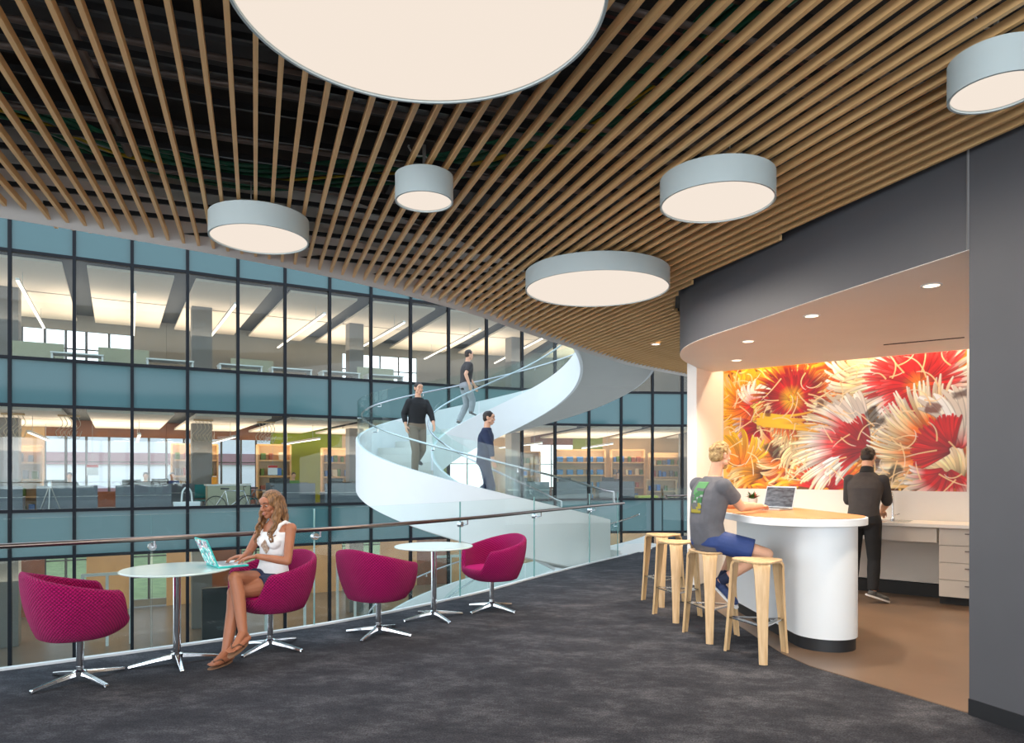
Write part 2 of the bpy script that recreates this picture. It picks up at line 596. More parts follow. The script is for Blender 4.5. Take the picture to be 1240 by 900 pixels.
reg = [(p.x, p.y) for k_, p in enumerate(RIM_PTS) for p in [offset2(RIM_PTS, -0.17 if k_ < 80 else max(0.05, 0.17 - .006 * (k_ - 80)))[k_]]] + [(5.2, 13.4), (4.1, 11.6)]
hdr = offset2(CURV, 0.06)
reg += [(2.75, 9.9), (2.5, 9.5)] + [(p.x, p.y) for p in hdr[::-1]] + [(A.x - 0.01 + 1.2 * pd.x, A.y + 1.2 * pd.y), (A.x + 7 * pd.x - .02, A.y + 7 * pd.y), (A.x + 7 * pd.x - 14, A.y + 7 * pd.y)]
PITCH = 0.1155
DOWN = (0.0, 0.0, 0.0)
n_slat = 0
slat_lab = 'one of the long parallel oak slats of the open timber ceiling'
for k in range(-62, 92):
    base = SN * (k * PITCH)
    s = -3.2; run = None
    segs = []
    while s < 17.5:
        p = base + SD * s
        ok = inside((p.x, p.y), reg) and p.y > -2.4
        if ok and run is None: run = s
        if not ok and run is not None:
            segs.append((run, s)); run = None
        s += 0.03
    if run is not None: segs.append((run, s))
    for a, b in segs:
        if b - a < 0.25: continue
        p0 = base + SD * a; p1 = base + SD * b
        # keep only what can be seen from the room near the viewpoint
        if p1.y < 1.9: continue
        L = b - a
        mb = MB(); mb.box((0, L / 2, 0.024), (0.024, L, 0.048))
        # butt joint: a thin splice plate half way
        o = mb.build('ceiling_slat', m_slat, loc=(p0.x, p0.y, 3.45), rz=math.atan2(SD.y, SD.x) - PI / 2)
        tag(o, slat_lab, 'ceiling slat', 'oak slats of the ceiling')
        n_slat += 1

# black carriers that hold the slats, running across them
m_carrier = mat('black_carrier', (30, 30, 32), 0.4, 0.4, var=0.1)
for j in range(48):
    s = -1.2 + j * 0.335
    run = None; c = -8.0; segs = []
    while c < 8.5:
        p = SD * s + SN * c
        ok = inside((p.x, p.y), reg)
        if ok and run is None: run = c
        if not ok and run is not None: segs.append((run, c)); run = None
        c += 0.05
    for a, b in segs:
        if b - a < 0.4: continue
        p0 = SD * s + SN * (a + .05); p1 = SD * s + SN * (b - .05)
        if max(p0.y, p1.y) < 1.2: continue
        mb = MB(); mb.beam((p0.x, p0.y, 3.518), (p1.x, p1.y, 3.518), 0.020, 0.034)
        tag(mb.build('ceiling_carrier', m_carrier), 'black carrier rail running across the top of the timber slats', 'ceiling rail', 'carrier rails over the slats')

# area lamp added at the rear window wall to brighten the dim balcony
ld = bpy.data.lights.new('window_daylight', 'AREA'); ld.shape = 'RECTANGLE'; ld.size = 19; ld.size_y = 3.1; ld.energy = 800; ld.color = (.9, .96, 1.0)
lo = bpy.data.objects.new('window_daylight', ld); COL.objects.link(lo); lo.location = (-1.5, -5.3, 2.0); lo.rotation_euler = (PI / 2, 0, 0)

# ================================================================ plenum above the slats
m_pipe = mat('grey_conduit', (128, 116, 110), 0.5, 0.3, var=0.3, scale=6)
m_redpipe = mat('dull_red_pipe', (96, 48, 42), 0.6, var=0.3)
m_duct = mat('dark_sheet_duct', (62, 60, 60), 0.5, 0.4, var=0.3, scale=3)
m_green = mat('green_cable_sheath', (20, 104, 74), 0.5, var=0.3, scale=20)
m_yellow = mat('yellow_cable_sheath', (206, 178, 40), 0.5, var=0.2, scale=20)
m_wire = mat('pale_wire', (180, 180, 178), 0.5, var=0.1)

def run_across(s, c0, c1, z, r, m, name, label, cat, group=None, box=None, skew=0.0):
    p0 = SD * s + SN * c0; p1 = SD * (s + skew) + SN * c1
    mb = MB()
    if box: mb.beam((p0.x, p0.y, z), (p1.x, p1.y, z), box[0], box[1])
    else: mb.tube([(p0.x, p0.y, z), (p1.x, p1.y, z)], r, 10)
    return tag(mb.build(name, m, smooth=not box), label, cat, group)

def edge_c(s, d=.62):
    """Position across the slats at which a run clears the ceiling rim by d."""
    c = 3.3
    while c > -6.5:
        p = SD * s + SN * c
        if min((V((q.x, q.y, 0)) - p).length for q in RIM_PTS) < d: return c + .1
        c -= 0.1
    return -6.5
for i, (s, z, r) in enumerate(((2.2, 3.72, .02), (2.9, 3.66, .018), (3.4, 3.80, .022), (4.0, 3.68, .018), (4.4, 3.75, .02), (5.0, 3.7, .02), (5.7, 3.7, .018), (6.3, 3.72, .02), (7.3, 3.7, .02), (8.2, 3.72, .02))):
    run_across(s, edge_c(s), 3.7, z, r, m_pipe, 'conduit', 'thin grey conduit running above the ceiling slats', 'conduit', 'grey conduits above the slats', skew=0.0)
run_across(3.15, -3.0, 4.0, 3.755, 0.035, m_redpipe, 'sprinkler_pipe', 'dull red pipe crossing above the timber slats', 'pipe')
for i, (s, c0, bx, z) in enumerate(((4.7, -5.0, (.55, .13), 4.07), (2.4, -3.4, (.4, .13), 4.07), (6.2, -3.2, (.35, .13), 4.07))):
    run_across(s, max(c0, edge_c(s, .95)), 3.4, z, 0, m_duct, 'air_duct', ('wide flat dark duct above the slats behind the green cables', 'boxy dark duct above the slats over the largest round pendant', 'slim dark duct above the slats near the ceiling rim')[i], 'duct', box=bx)
for i, c in enumerate((-2.6, -0.9, 1.0, 2.4)):
    p0 = SD * 0.8 + SN * c; p1 = SD * 5.2 + SN * (c + 0.12)
    mb = MB(); mb.tube([(p0.x, p0.y, 3.59), (p1.x, p1.y, 3.59)], 0.024, 10)
    tag(mb.build('pipe_run', m_pipe, smooth=True), 'dark pipe running lengthways above the slats', 'pipe', 'lengthways pipes above the slats')
CAB = [(-3.9, 4.2, 3.9), (-3.23, 4.73, 3.9), (-2.89, 5.22, 3.88), (-2.13, 5.65, 3.88), (-1.25, 5.57, 3.88), (-0.52, 5.5, 3.9), (0.0, 5.28, 3.92), (0.41, 4.96, 3.9), (0.91, 4.29, 3.9), (1.2, 3.6, 3.9), (1.9, 2.6, 3.92), (3.2, 1.6, 3.92)]
CABC = catmull([V(p) for p in CAB], 8)
for i in range(12):
    dz = (-0.05, 0.0, 0.045)[i % 3]
    pts = [V((p.x, p.y, q.z + dz)) for p, q in zip(offset2(CABC, (i // 3 - 1.5) * .085 + (i % 3) * .02), CABC)]
    yel = i % 4 == 3
    mb = MB(); mb.tube(pts, 0.009 if yel else 0.016, 8)
    tag(mb.build('data_cable', m_yellow if yel else m_green, smooth=True), ('thin yellow cable in the bundle curving above the slats' if yel else 'green cable in the bundle curving above the slats'), 'cable', 'yellow cables above the slats' if yel else 'green cables above the slats')

# ================================================================ round pendant lights
m_drum = mat('pale_grey_drum', (184, 197, 199), 0.5, var=0.03, scale=3)
m_disc = emit_mat('warm_white_diffuser', (255, 240, 225), 0.72)
PEND = [  # x, y, radius, label
    (-0.346, 2.64, 0.705, 'largest round drum pendant, cut by the top of the view, white glowing face'),
    (0.82, 6.78, 0.69, 'wide shallow round drum pendant hung over the far slats before the dark wall corner'),
    (1.34, 4.59, 0.365, 'medium round drum pendant hung in front of the dark curved wall'),
    (-0.57, 4.56, 0.188, 'small round drum pendant with a white flex looping from its top, over the atrium side'),
    (-1.91, 5.31, 0.36, 'medium round drum pendant hung close to the white ceiling rim'),
    (2.242, 3.249, 0.196, 'small round drum pendant hung beside the tall grey pier'),
]
for (x, y, r, lab) in PEND:
    t = thing('pendant_light', lab, 'pendant light', (x, y, 3.25), 0, 'round drum pendants')
    h = 0.165
    mb = MB()
    mb.lathe([(r - 0.012, 0.012), (r - 0.012, 0.0), (r, 0.0), (r, h), (r - .01, h + .006), (0.02, h + .006)], 96, caps=True)
    mb.build('drum_shade', m_drum, t, smooth=True, angle=30)
    mb = MB(); mb.lathe([(0.001, 0.008), (r - 0.03, 0.004), (r - 0.0125, 0.012), (r - .0125, 0.03), (0.001, 0.03)], 96)
    mb.build('diffuser', m_disc, t, smooth=True, angle=30)
    nw = 3 if r > .25 else 1
    for q in range(nw):
        a = 2 * PI * q / nw + .6; rr = r * .6 if nw > 1 else 0
        mb = MB(); mb.tube([(rr * math.cos(a), rr * math.sin(a), h), (rr * math.cos(a), rr * math.sin(a), 0.37)], 0.004 if nw > 1 else 0.012, 6)
        mb.build('suspension_rod', m_wire, t)
    if r < .25:
        mb = MB(); mb.tube(catmull([(0.03, 0, h), (0.02, 0.0, h + .12), (-0.06, 0, h + .14), (-.1, 0, h + .19), (-.1, 0, .37)], 6), 0.006, 6)
        mb.build('flex', m_white, t, smooth=True)
    ld = bpy.data.lights.new('pendant_lamp', 'AREA'); ld.shape = 'DISK'; ld.size = 2 * r - .06
    ld.energy = 110 * r * r; ld.color = (1.0, .9, .8)
    lo = bpy.data.objects.new('pendant_lamp', ld); COL.objects.link(lo)
    lo.parent = t; lo.location = (0, 0, -0.004)

# ================================================================ glass balustrade
def edge_at(u):
    return min(range(len(EDGE)), key=lambda i: abs(CX + F_PX * EDGE[i].x / max(EDGE[i].y, .3) - u))
bal = thing('glass_balustrade', 'long curved clear glass balustrade with a steel handrail along the carpet edge', 'balustrade', (0, 0, 0))
joints = [18] + [edge_at(u) for u in (-330, -60, 188, 383, 563, 650, 717)] + [len(EDGE) - 4]
gm = offset2(EDGE, 0.035); gi = offset2(EDGE, 0.018); ri = offset2(EDGE, -0.085)
for a, b in zip(joints, joints[1:]):
    mb = MB(); rings = []
    idx = list(range(a, b + 1))
    for i in idx:
        p, q = gi[i], gm[i]
        if i == b: p = p.lerp(gi[i - 1], .07); q = q.lerp(gm[i - 1], .07)
        rings.append([V((p.x, p.y, 0.0)), V((q.x, q.y, 0.0)), V((q.x, q.y, 1.14)), V((p.x, p.y, 1.14))])
    mb.ring(rings, 0, False)
    mb.add([v for v in rings[0]] + [v for v in rings[-1]], [(3, 2, 1, 0), (4, 5, 6, 7)], 1)
    for i in range(len(mb.f)):      # top edge green
        zs = [mb.v[k][2] for k in mb.f[i]]
        if min(zs) > 1.0: mb.m[i] = 1
    mb.build('glass_panel', [m_glass, m_gedge], bal)
mb = MB(); mb.tube([V((p.x, p.y, 0.945)) for p in ri[18:-3]], 0.021, 12); mb.build('handrail', m_rail, bal, smooth=True)
for j in joints[1:-1]:
    for k in (j,):
        p, q = gi[k], ri[k]
        mb = MB()
        mb.tube([(q.x, q.y, .93), (q.x, q.y, .875), ((p.x + q.x) / 2, (p.y + q.y) / 2, .865), (p.x, p.y, .87)], 0.008, 8)
        d = (V((q.x, q.y, 0)) - V((p.x, p.y, 0))).normalized()
        mb.tube([V((p.x, p.y, .87)) - d * .035, V((p.x, p.y, .87)) + d * .022], 0.032, 16)
        mb.build('bracket', m_steel, bal, smooth=True)

FE = resample([V((2.72, 13.72, 0)), V((2.95, 14.6, 0)), V((3.3, 16.0, 0))], .3)
bal2 = thing('glass_balustrade', 'short glass balustrade with steel rail past the stair landing behind the bar stools', 'balustrade', (0, 0, 0))
for nm, pts in (('a', [(3.17, 14.75), (3.42, 16.05)]), ('b', [(3.46, 16.09), (4.6, 16.72)])):
    mb = MB(); mb.beam((pts[0][0], pts[0][1], .57), (pts[1][0], pts[1][1], .57), .014, 1.1)
    mb.build('glass_panel', [m_stairglass], bal2)
    d = V((pts[0][0] - pts[1][0], pts[0][1] - pts[1][1], 0)).normalized(); nn = V((d.y, -d.x, 0)) * -.07
    mb = MB(); mb.tube([(pts[0][0] + .06, pts[0][1] - .07, .94), (pts[1][0] + .06, pts[1][1] - .07, .94)], .022, 10); mb.build('handrail', m_rail, bal2, smooth=True)
mb = MB(); mb.tube([(3.44, 16.05, 0.0), (3.44, 16.05, 1.1)], .018, 10); mb.build('post', m_mull, bal2, smooth=True)

# ================================================================ spiral stair
SCX, SCY, RO, RI = -0.107, 14.74, 3.10, 1.53
TH0, RATE, NST = -54.0, 0.0129, 26
STEP = 340.0 / NST
m_soff = mat('pale_grey_soffit', (196, 196, 192), 0.6, var=0.03, scale=2)
m_tread = mat('pale_stone_tread', (214, 214, 208), 0.5, var=0.05, scale=20)
def hel(r, th, z): return V((r * math.cos(math.radians(th)), r * math.sin(math.radians(th)), z))
def tz(th): return RATE * (TH0 - th)
def strip(r0, r1, lo, hi, ta, tb, n=60, f0=None, f1=None):
    rings = []
    for k in range(n + 1):
        th = ta + (tb - ta) * k / n
        z = tz(th)
        zl, zh = z + lo, z + hi
        if f0 is not None: zl = max(zl, f0)
        rings.append([hel(r0, th, zl), hel(r1, th, zl), hel(r1, th, zh), hel(r0, th, zh)])
    mb = MB(); mb.ring(rings)
    return mb
def make_stair(label, z, SW=345.0):
    t = thing('spiral_stair', label, 'staircase', (SCX, SCY, z), 0, None)
    T1 = TH0 - SW
    strip(RO - .07, RO, -.31, .66, TH0, T1, 120).build('outer_stringer', m_white, t, smooth=True, angle=40)
    strip(RI, RI + .06, -.40, .35, TH0, T1, 120).build('inner_stringer', m_white, t, smooth=True, angle=40)
    for k in range(6):
        a = TH0 - SW * k / 6; b = TH0 - SW * (k + 1) / 6 + .35
        strip(RI + .06, RO - .07, -.34, -.28, a, b, 24).build('soffit_panel', m_soff, t, smooth=True, angle=40)
    for i in range(NST):
        a = TH0 - STEP * i; b = a - STEP - .6
        rise = RATE * STEP
        zz = rise * (i + 1)
        mb = MB(); rings = []
        for k in range(4):
            th = a + (b - a) * k / 3
            rings.append([hel(RI + .05, th, zz - rise - .06), hel(RO - .06, th, zz - rise - .06), hel(RO - .06, th, zz), hel(RI + .05, th, zz)])
        mb.ring(rings)
        mb.build('step', m_tread, t)
    # glass and rails
    n = 12
    for k in range(n):
        a = TH0 - 4 - (SW - 7) * k / n; b = TH0 - 4 - (SW - 7) * (k + 1) / n + .5
        strip(RO - .045, RO - .03, .60, 1.42, a, b, 12).build('glass_panel', m_stairglass, t, smooth=True, angle=40)
    n = 9
    for k in range(n):
        a = TH0 - 4 - (SW - 7) * k / n; b = TH0 - 4 - (SW - 7) * (k + 1) / n + 1.0
        strip(RI + .022, RI + .037, .30, 1.12, a, b, 12).build('glass_panel', m_stairglass, t, smooth=True, angle=40)
    for r, h, rad in ((RO - .12, 1.16, .019), (RI + .11, .95, .019)):
        pts = [hel(r, TH0 + 4, h - .02 - .22), hel(r, TH0 + 3.6, h - .02)] + [hel(r, TH0 - (SW - 7) * k / 90, tz(TH0 - (SW - 7) * k / 90) + h) for k in range(91)]
        mb = MB(); mb.tube(pts, rad, 10)
        mb.build('handrail', m_steel, t, smooth=True)
    for k in range(1, 12):
        th = TH0 - 4 - (SW - 7) * k / 12
        mb = MB(); z0 = tz(th) + 1.08
        mb.tube([hel(RO - .12, th, z0 + .07), hel(RO - .12, th, z0), hel(RO - .03, th, z0)], .01, 8)
        mb.build('bracket', m_steel, t, smooth=True)
    return t
stair = make_stair('white spiral stair sweeping up through the atrium with glass sides', 0.0)
stair2 = make_stair('lower turn of the white spiral stair seen down through the balustrade glass', -4.38, 300.0)

# ================================================================ opposite facade: curtain wall
US = [12, 90, 160, 227, 288, 345, 399, 449, 497, 543, 589, 632, 672, 713, 752, 790, 826, 862, 898, 936, 974, 1012, 1050]
YS = [19.9, 20.65, 21.4, 22.1, 22.9, 23.6, 24.35, 25.1, 25.8, 26.5, 27.1, 27.7, 28.2, 28.6, 28.8, 28.9, 29.0, 29.0, 29.0, 29.0, 28.9, 28.8, 28.6]
MUL = [V(((u - CX) / F_PX * y, y, 0)) for u, y in zip(US, YS)]
MUL = [MUL[0] - (MUL[1] - MUL[0]) * k for k in (4, 3, 2, 1)] + MUL
NB = len(MUL) - 1
def nrm(i):
    t = (MUL[min(i + 1, NB)] - MUL[max(i - 1, 0)]).normalized()
    return V((-t.y, t.x, 0))
NRM = [nrm(i) for i in range(NB + 1)]
def deep(i, d):
    j = int(max(0, min(NB - 1, math.floor(i)))); f = i - j
    p = MUL[j].lerp(MUL[j + 1], f); n = NRM[j].lerp(NRM[j + 1], f).normalized()
    return p + n * d
LV = [-4.38, -0.99, 0.36, 3.39, 4.74, 7.77, 9.12, 11.6]
m_vision = glass_mat('vision_glass', (243, 248, 247), base=0.03)
m_spandrel = mat('teal_spandrel_glass', (60, 94, 98), 0.08, 0.0, var=0.06, scale=0.4, spec=0.5)
wn_i = 1; sp_i = 1; tr_i = 30
for i in range(NB):
    a, b = MUL[i], MUL[i + 1]
    for k in range(len(LV) - 1):
        z0, z1 = LV[k], LV[k + 1]
        mb = MB(); mb.beam((a.x, a.y, (z0 + z1) / 2), (b.x, b.y, (z0 + z1) / 2), 0.03, z1 - z0)
        if k % 2 == 0:
            struct(mb.build('window_%d' % wn_i, m_vision)); wn_i += 1
        else:
            struct(mb.build('wall_spandrel_%d' % sp_i, m_spandrel)); sp_i += 1
for i in range(NB + 1):
    p = MUL[i]
    mb = MB(); mb.box((p.x, p.y, 3.6), (0.09, 0.16, 16.2), rz=math.atan2(NRM[i].y, NRM[i].x) + PI / 2)
    struct(mb.build('trim_%d' % tr_i, m_mull)); tr_i += 1
for z in LV[1:]:
    for i in range(NB):
        a, b = MUL[i], MUL[i + 1]
        mb = MB(); mb.beam((a.x, a.y, z), (b.x, b.y, z), 0.14, 0.09)
        struct(mb.build('trim_%d' % tr_i, m_mull)); tr_i += 1

# interior shell of the opposite building
m_cream = mat('cream_ceiling_panel', (244, 228, 210), 0.7, var=0.04, scale=1)
m_intfloor = mat('grey_office_carpet', (118, 120, 122), 0.9, var=0.2, scale=3)
m_tanfloor = mat('tan_timber_floor', (196, 158, 112), 0.5, var=0.15, scale=2)
m_ceilvoid = mat('dark_ceiling_void', (60, 58, 56), 0.8, var=0.2, scale=2)
m_olive = mat('green_wall_paint', (130, 144, 28), 0.6, var=0.08, scale=1.5)
m_greywall = mat('grey_wall_paint', (134, 132, 126), 0.6, var=0.06, scale=1.5)
m_tanwall = mat('tan_wall_panel', (200, 164, 120), 0.55, var=0.12, scale=1.5)
m_brownwall = mat('brown_timber_panel', (126, 78, 52), 0.5, var=0.2, scale=3)
m_colm = mat('grey_column_paint', (120, 118, 116), 0.6, var=0.06, scale=2)
m_shelf = wood_material('honey_timber_shelf', (206, 160, 104), (226, 184, 130), 0.5, 2, 'X')
DEPTH = 10.0
def band(i0, i1, d0, d1, n=None):
    """Plan polygon of the opposite building between two facade positions and two depths."""
    n = n or max(1, int(abs(i1 - i0)))
    f = [deep(i0 + (i1 - i0) * k / n, d0) for k in range(n + 1)]
    g = [deep(i0 + (i1 - i0) * k / n, d1) for k in range(n + 1)]
    return [(p.x, p.y) for p in f] + [(p.x, p.y) for p in g[::-1]]
m_grfloor = mat('grey_brown_stone_floor', (116, 110, 106), 0.3, var=0.15, scale=2)
cp_i = 1
for lv, fm in ((-4.38, m_grfloor), (0.0, m_intfloor), (4.38, m_intfloor), (8.76, m_intfloor)):
    mb = MB(); mb.prism(band(0, NB, 0.1, DEPTH + .4, NB), lv - 0.5 if lv > -4 else lv - 0.3, lv, 0)
    struct(mb.build('floor_level_%d' % (int(lv / 4.38) + 2), fm))
    if lv < 8:
        mb = MB(); mb.prism(band(0, NB, 0.1, DEPTH + .4, NB), lv + 3.62, lv + 3.7, 0)
        struct(mb.build('ceiling_level_%d' % (int(lv / 4.38) + 2), m_ceilvoid))
        for k in range(0, 11):
            i0 = 1.2 + 2 * k
            for d0, d1 in ((0.55, 4.7), (4.85, 9.6)):
                if i0 + 1.58 > NB: continue
                mb = MB(); mb.prism(band(i0, i0 + 1.58, d0, d1, 2), lv + 3.30, lv + 3.38)
                struct(mb.build('ceiling_panel_%d' % cp_i, m_cream)); cp_i += 1
mb = MB(); mb.prism(band(0, NB, -.1, DEPTH + .4, NB), 11.6, 12.0); struct(mb.build('ceiling_roof', m_white))

# rear walls of the opposite building, bay by bay; kinds: w window, g green, y grey, t tan, b brown
m_frame = mat('dark_window_frame', (66, 64, 62), 0.5, var=0.1)
REAR = {0: 'ttttwwwwwwggtygwtwgt' + 'ttwwttttttt', 1: 'wwwwwwyyyyyywwyyyyyyyyyyy', -1: 'bttbwtwtbwttwtbtttwttbttt'}
wall_i = 1; rw_i = 200
for lvk, s in REAR.items():
    lv = 4.38 * lvk
    for i in range(NB):
        for h in range(1):
            k = s[i] if i < len(s) else 't'
            a, b = deep(i, DEPTH), deep(i + 1, DEPTH)
            if k == 'w':
                mb = MB(); mb.beam((a.x, a.y, lv + .2), (b.x, b.y, lv + .2), .12, .9 if lvk == 0 else .3)
                mb.beam((a.x, a.y, lv + 3.3), (b.x, b.y, lv + 3.3), .12, .7)
                struct(mb.build('wall_rear_%d' % wall_i, m_brownwall if lvk == 0 else m_greywall)); wall_i += 1
                mb = MB(); c = a.lerp(b, .5)
                for q in (a, c):
                    mb.beam((q.x, q.y, lv + .3), (q.x, q.y, lv + 3.2), .07, .07, up=(1, 0, 0))
                for zz in ((1.9,) if lvk == 0 else (1.3, 2.2)):
                    mb.beam((a.x, a.y, lv + zz), (b.x, b.y, lv + zz), .06, .05)
                struct(mb.build('window_%d' % rw_i, m_frame)); rw_i += 1
            else:
                mm = {'g': m_olive, 'y': m_greywall, 't': m_tanwall, 'b': m_brownwall}[k]
                mb = MB(); mb.beam((a.x, a.y, lv + 1.8), (b.x, b.y, lv + 1.8), .15, 3.66)
                struct(mb.build('wall_rear_%d' % wall_i, mm)); wall_i += 1

# columns
for lvk in (-1, 0, 1):
    for i, sz in ((0.6, .7), (4.6, .7), (8.5, .6), (12.9, .6), (18.2, .7), (21.5, .7)):
        p = deep(i + 3.0 if i < 10 and False else i + 3.0, 4.7) if i + 3 < NB else None
        if p is None: continue
        mb = MB(); mb.box((p.x, p.y, lvk * 4.38 + 1.8), (sz, sz, 3.62), rz=.5)
        struct(mb.build('wall_column_%d' % wall_i, m_colm)); wall_i += 1

# linear pendants, plus unseen upward lamps added to brighten the office ceilings
m_tubelight = emit_mat('linear_diffuser', (255, 238, 218), 4.0)
m_alu = mat('aluminium_extrusion', (190, 188, 184), 0.4, 0.8, var=0.05)
def linear(i, lv, d0, d1, z, label, group):
    a, b = deep(i, d0), deep(i, d1)
    c = a.lerp(b, .5); L = (b - a).length
    t = thing('linear_pendant_light', label, 'pendant light', (c.x, c.y, lv + z), math.atan2(b.y - a.y, b.x - a.x), group)
    mb = MB(); mb.box((0, 0, .05), (L, .10, .07)); mb.build('housing', m_alu, t)
    mb = MB(); mb.box((0, 0, .008), (L - .02, .08, .016)); mb.build('diffuser', m_tubelight, t)
    for sx in (-L * .35, L * .35):
        mb = MB(); mb.tube([(sx, 0, .08), (sx, 0, 3.3 - z)], .008, 6); mb.build('suspension_wire', m_wire, t)
for k in range(9):
    i = 2.05 + 2 * k
    if i > NB: break
    linear(i, 4.38, 0.9, 8.8, 2.75, 'long slim linear pendant under the cream ceiling of the upper office floor', 'linear pendants of the upper office floor')
    linear(i + .1, 0.0, 2.2, 8.6, 2.7, 'long slim linear pendant under the cream ceiling of the office floor level with the balcony', 'linear pendants of the middle office floor')
for lv in (-4.38, 0.0, 4.38):
    for k in range(5):
        i = 2.2 + 4.2 * k
        p = deep(min(i, NB), 6.4); n = NRM[int(min(i, NB))]
        ld = bpy.data.lights.new('ceiling_wash', 'AREA'); ld.shape = 'RECTANGLE'; ld.size = 6.0; ld.size_y = 5.0
        ld.energy = (240, 250, 180)[int(lv / 4.38) + 1]; ld.color = (1.0, .82, .66)
        lo = bpy.data.objects.new('ceiling_wash', ld); COL.objects.link(lo)
        lo.location = (p.x, p.y, lv + 2.2); lo.rotation_euler = (PI, 0, math.atan2(n.y, n.x) + PI / 2)

# atrium ground floor and the world beyond the far windows
m_atfloor = mat('grey_atrium_floor', (120, 116, 112), 0.35, var=0.15, scale=1.2)
mb = MB(); mb.prism([(-30, -9), (12, -9), (12, 32), (-30, 32)], -4.7, -4.40); struct(mb.build('floor_atrium', m_atfloor))
m_lawn = mat('mown_lawn', (132, 142, 96), 0.9, var=0.3, scale=2)
mb = MB(); mb.prism([(-90, 28), (60, 28), (60, 120), (-90, 120)], -4.95, -4.72); struct(mb.build('ground_lawn', m_lawn))
m_ext = mat('white_facade_cladding', (214, 214, 222), 0.7, var=0.05, scale=1)
m_extb = mat('dull_pink_facade_band', (150, 110, 116), 0.7, var=0.1, scale=1)
ex = thing('exterior_building', 'pale banded building outside the far office windows', 'building', (-30, 58, -4.72), .5)
mb = MB(); mb.box((0, 0, 7), (40, 8, 14)); mb.build('facade', m_ext, ex)
for k in range(5):
    mb = MB(); mb.box((0, -4.05, 1.8 + 2.7 * k), (39, .2, .9)); mb.build('window_band', m_extb, ex)

# ================================================================ magenta tub chairs
def quilt_material():
    m, nt, out = new_mat('magenta_quilted_felt')
    b = N(nt, 'ShaderNodeBsdfPrincipled')
    b.inputs['Roughness'].default_value = 0.85
    b.inputs['Sheen Weight'].default_value = 0.05
    b.inputs['Specular IOR Level'].default_value = 0.2
    uv = N(nt, 'ShaderNodeTexCoord'); sp = N(nt, 'ShaderNodeSeparateXYZ')
    nt.links.new(uv.outputs['UV'], sp.inputs[0])
    def wave(sign):
        a = N(nt, 'ShaderNodeMath', operation='MULTIPLY_ADD'); a.inputs[1].default_value = sign
        nt.links.new(sp.outputs['Y'], a.inputs[0]); nt.links.new(sp.outputs['X'], a.inputs[2])
        k = N(nt, 'ShaderNodeMath', operation='MULTIPLY'); k.inputs[1].default_value = PI / 0.026
        nt.links.new(a.outputs[0], k.inputs[0])
        s = N(nt, 'ShaderNodeMath', operation='SINE'); nt.links.new(k.outputs[0], s.inputs[0])
        ab = N(nt, 'ShaderNodeMath', operation='ABSOLUTE'); nt.links.new(s.outputs[0], ab.inputs[0])
        return ab
    p, q = wave(1.0), wave(-1.0)
    mi = N(nt, 'ShaderNodeMath', operation='MULTIPLY')
    nt.links.new(p.outputs[0], mi.inputs[0]); nt.links.new(q.outputs[0], mi.inputs[1])
    r = N(nt, 'ShaderNodeValToRGB')
    r.color_ramp.elements[0].position = 0.02; r.color_ramp.elements[0].color = lin((92, 4, 54))
    r.color_ramp.elements[1].position = 0.40; r.color_ramp.elements[1].color = lin((172, 8, 95))
    nt.links.new(mi.outputs[0], r.inputs[0]); nt.links.new(r.outputs[0], b.inputs['Base Color'])
    bp = N(nt, 'ShaderNodeBump'); bp.inputs['Strength'].default_value = 0.7; bp.inputs['Distance'].default_value = 0.012
    nt.links.new(mi.outputs[0], bp.inputs['Height']); nt.links.new(bp.outputs[0], b.inputs['Normal'])
    nt.links.new(b.outputs[0], out.inputs[0])
    return m


m_quilt = quilt_material()
m_magenta = mat('magenta_felt', (182, 10, 100), 0.85, var=0.08, scale=30, spec=0.2)

def sstep(a, b, x):
    t = max(0.0, min(1.0, (x - a) / (b - a))); return t * t * (3 - 2 * t)

def superell(phi, a, b, e=2.5):
    c, s = math.cos(phi), math.sin(phi)
    return 1.0 / ((abs(c) / a) ** e + (abs(s) / b) ** e) ** (1 / e)

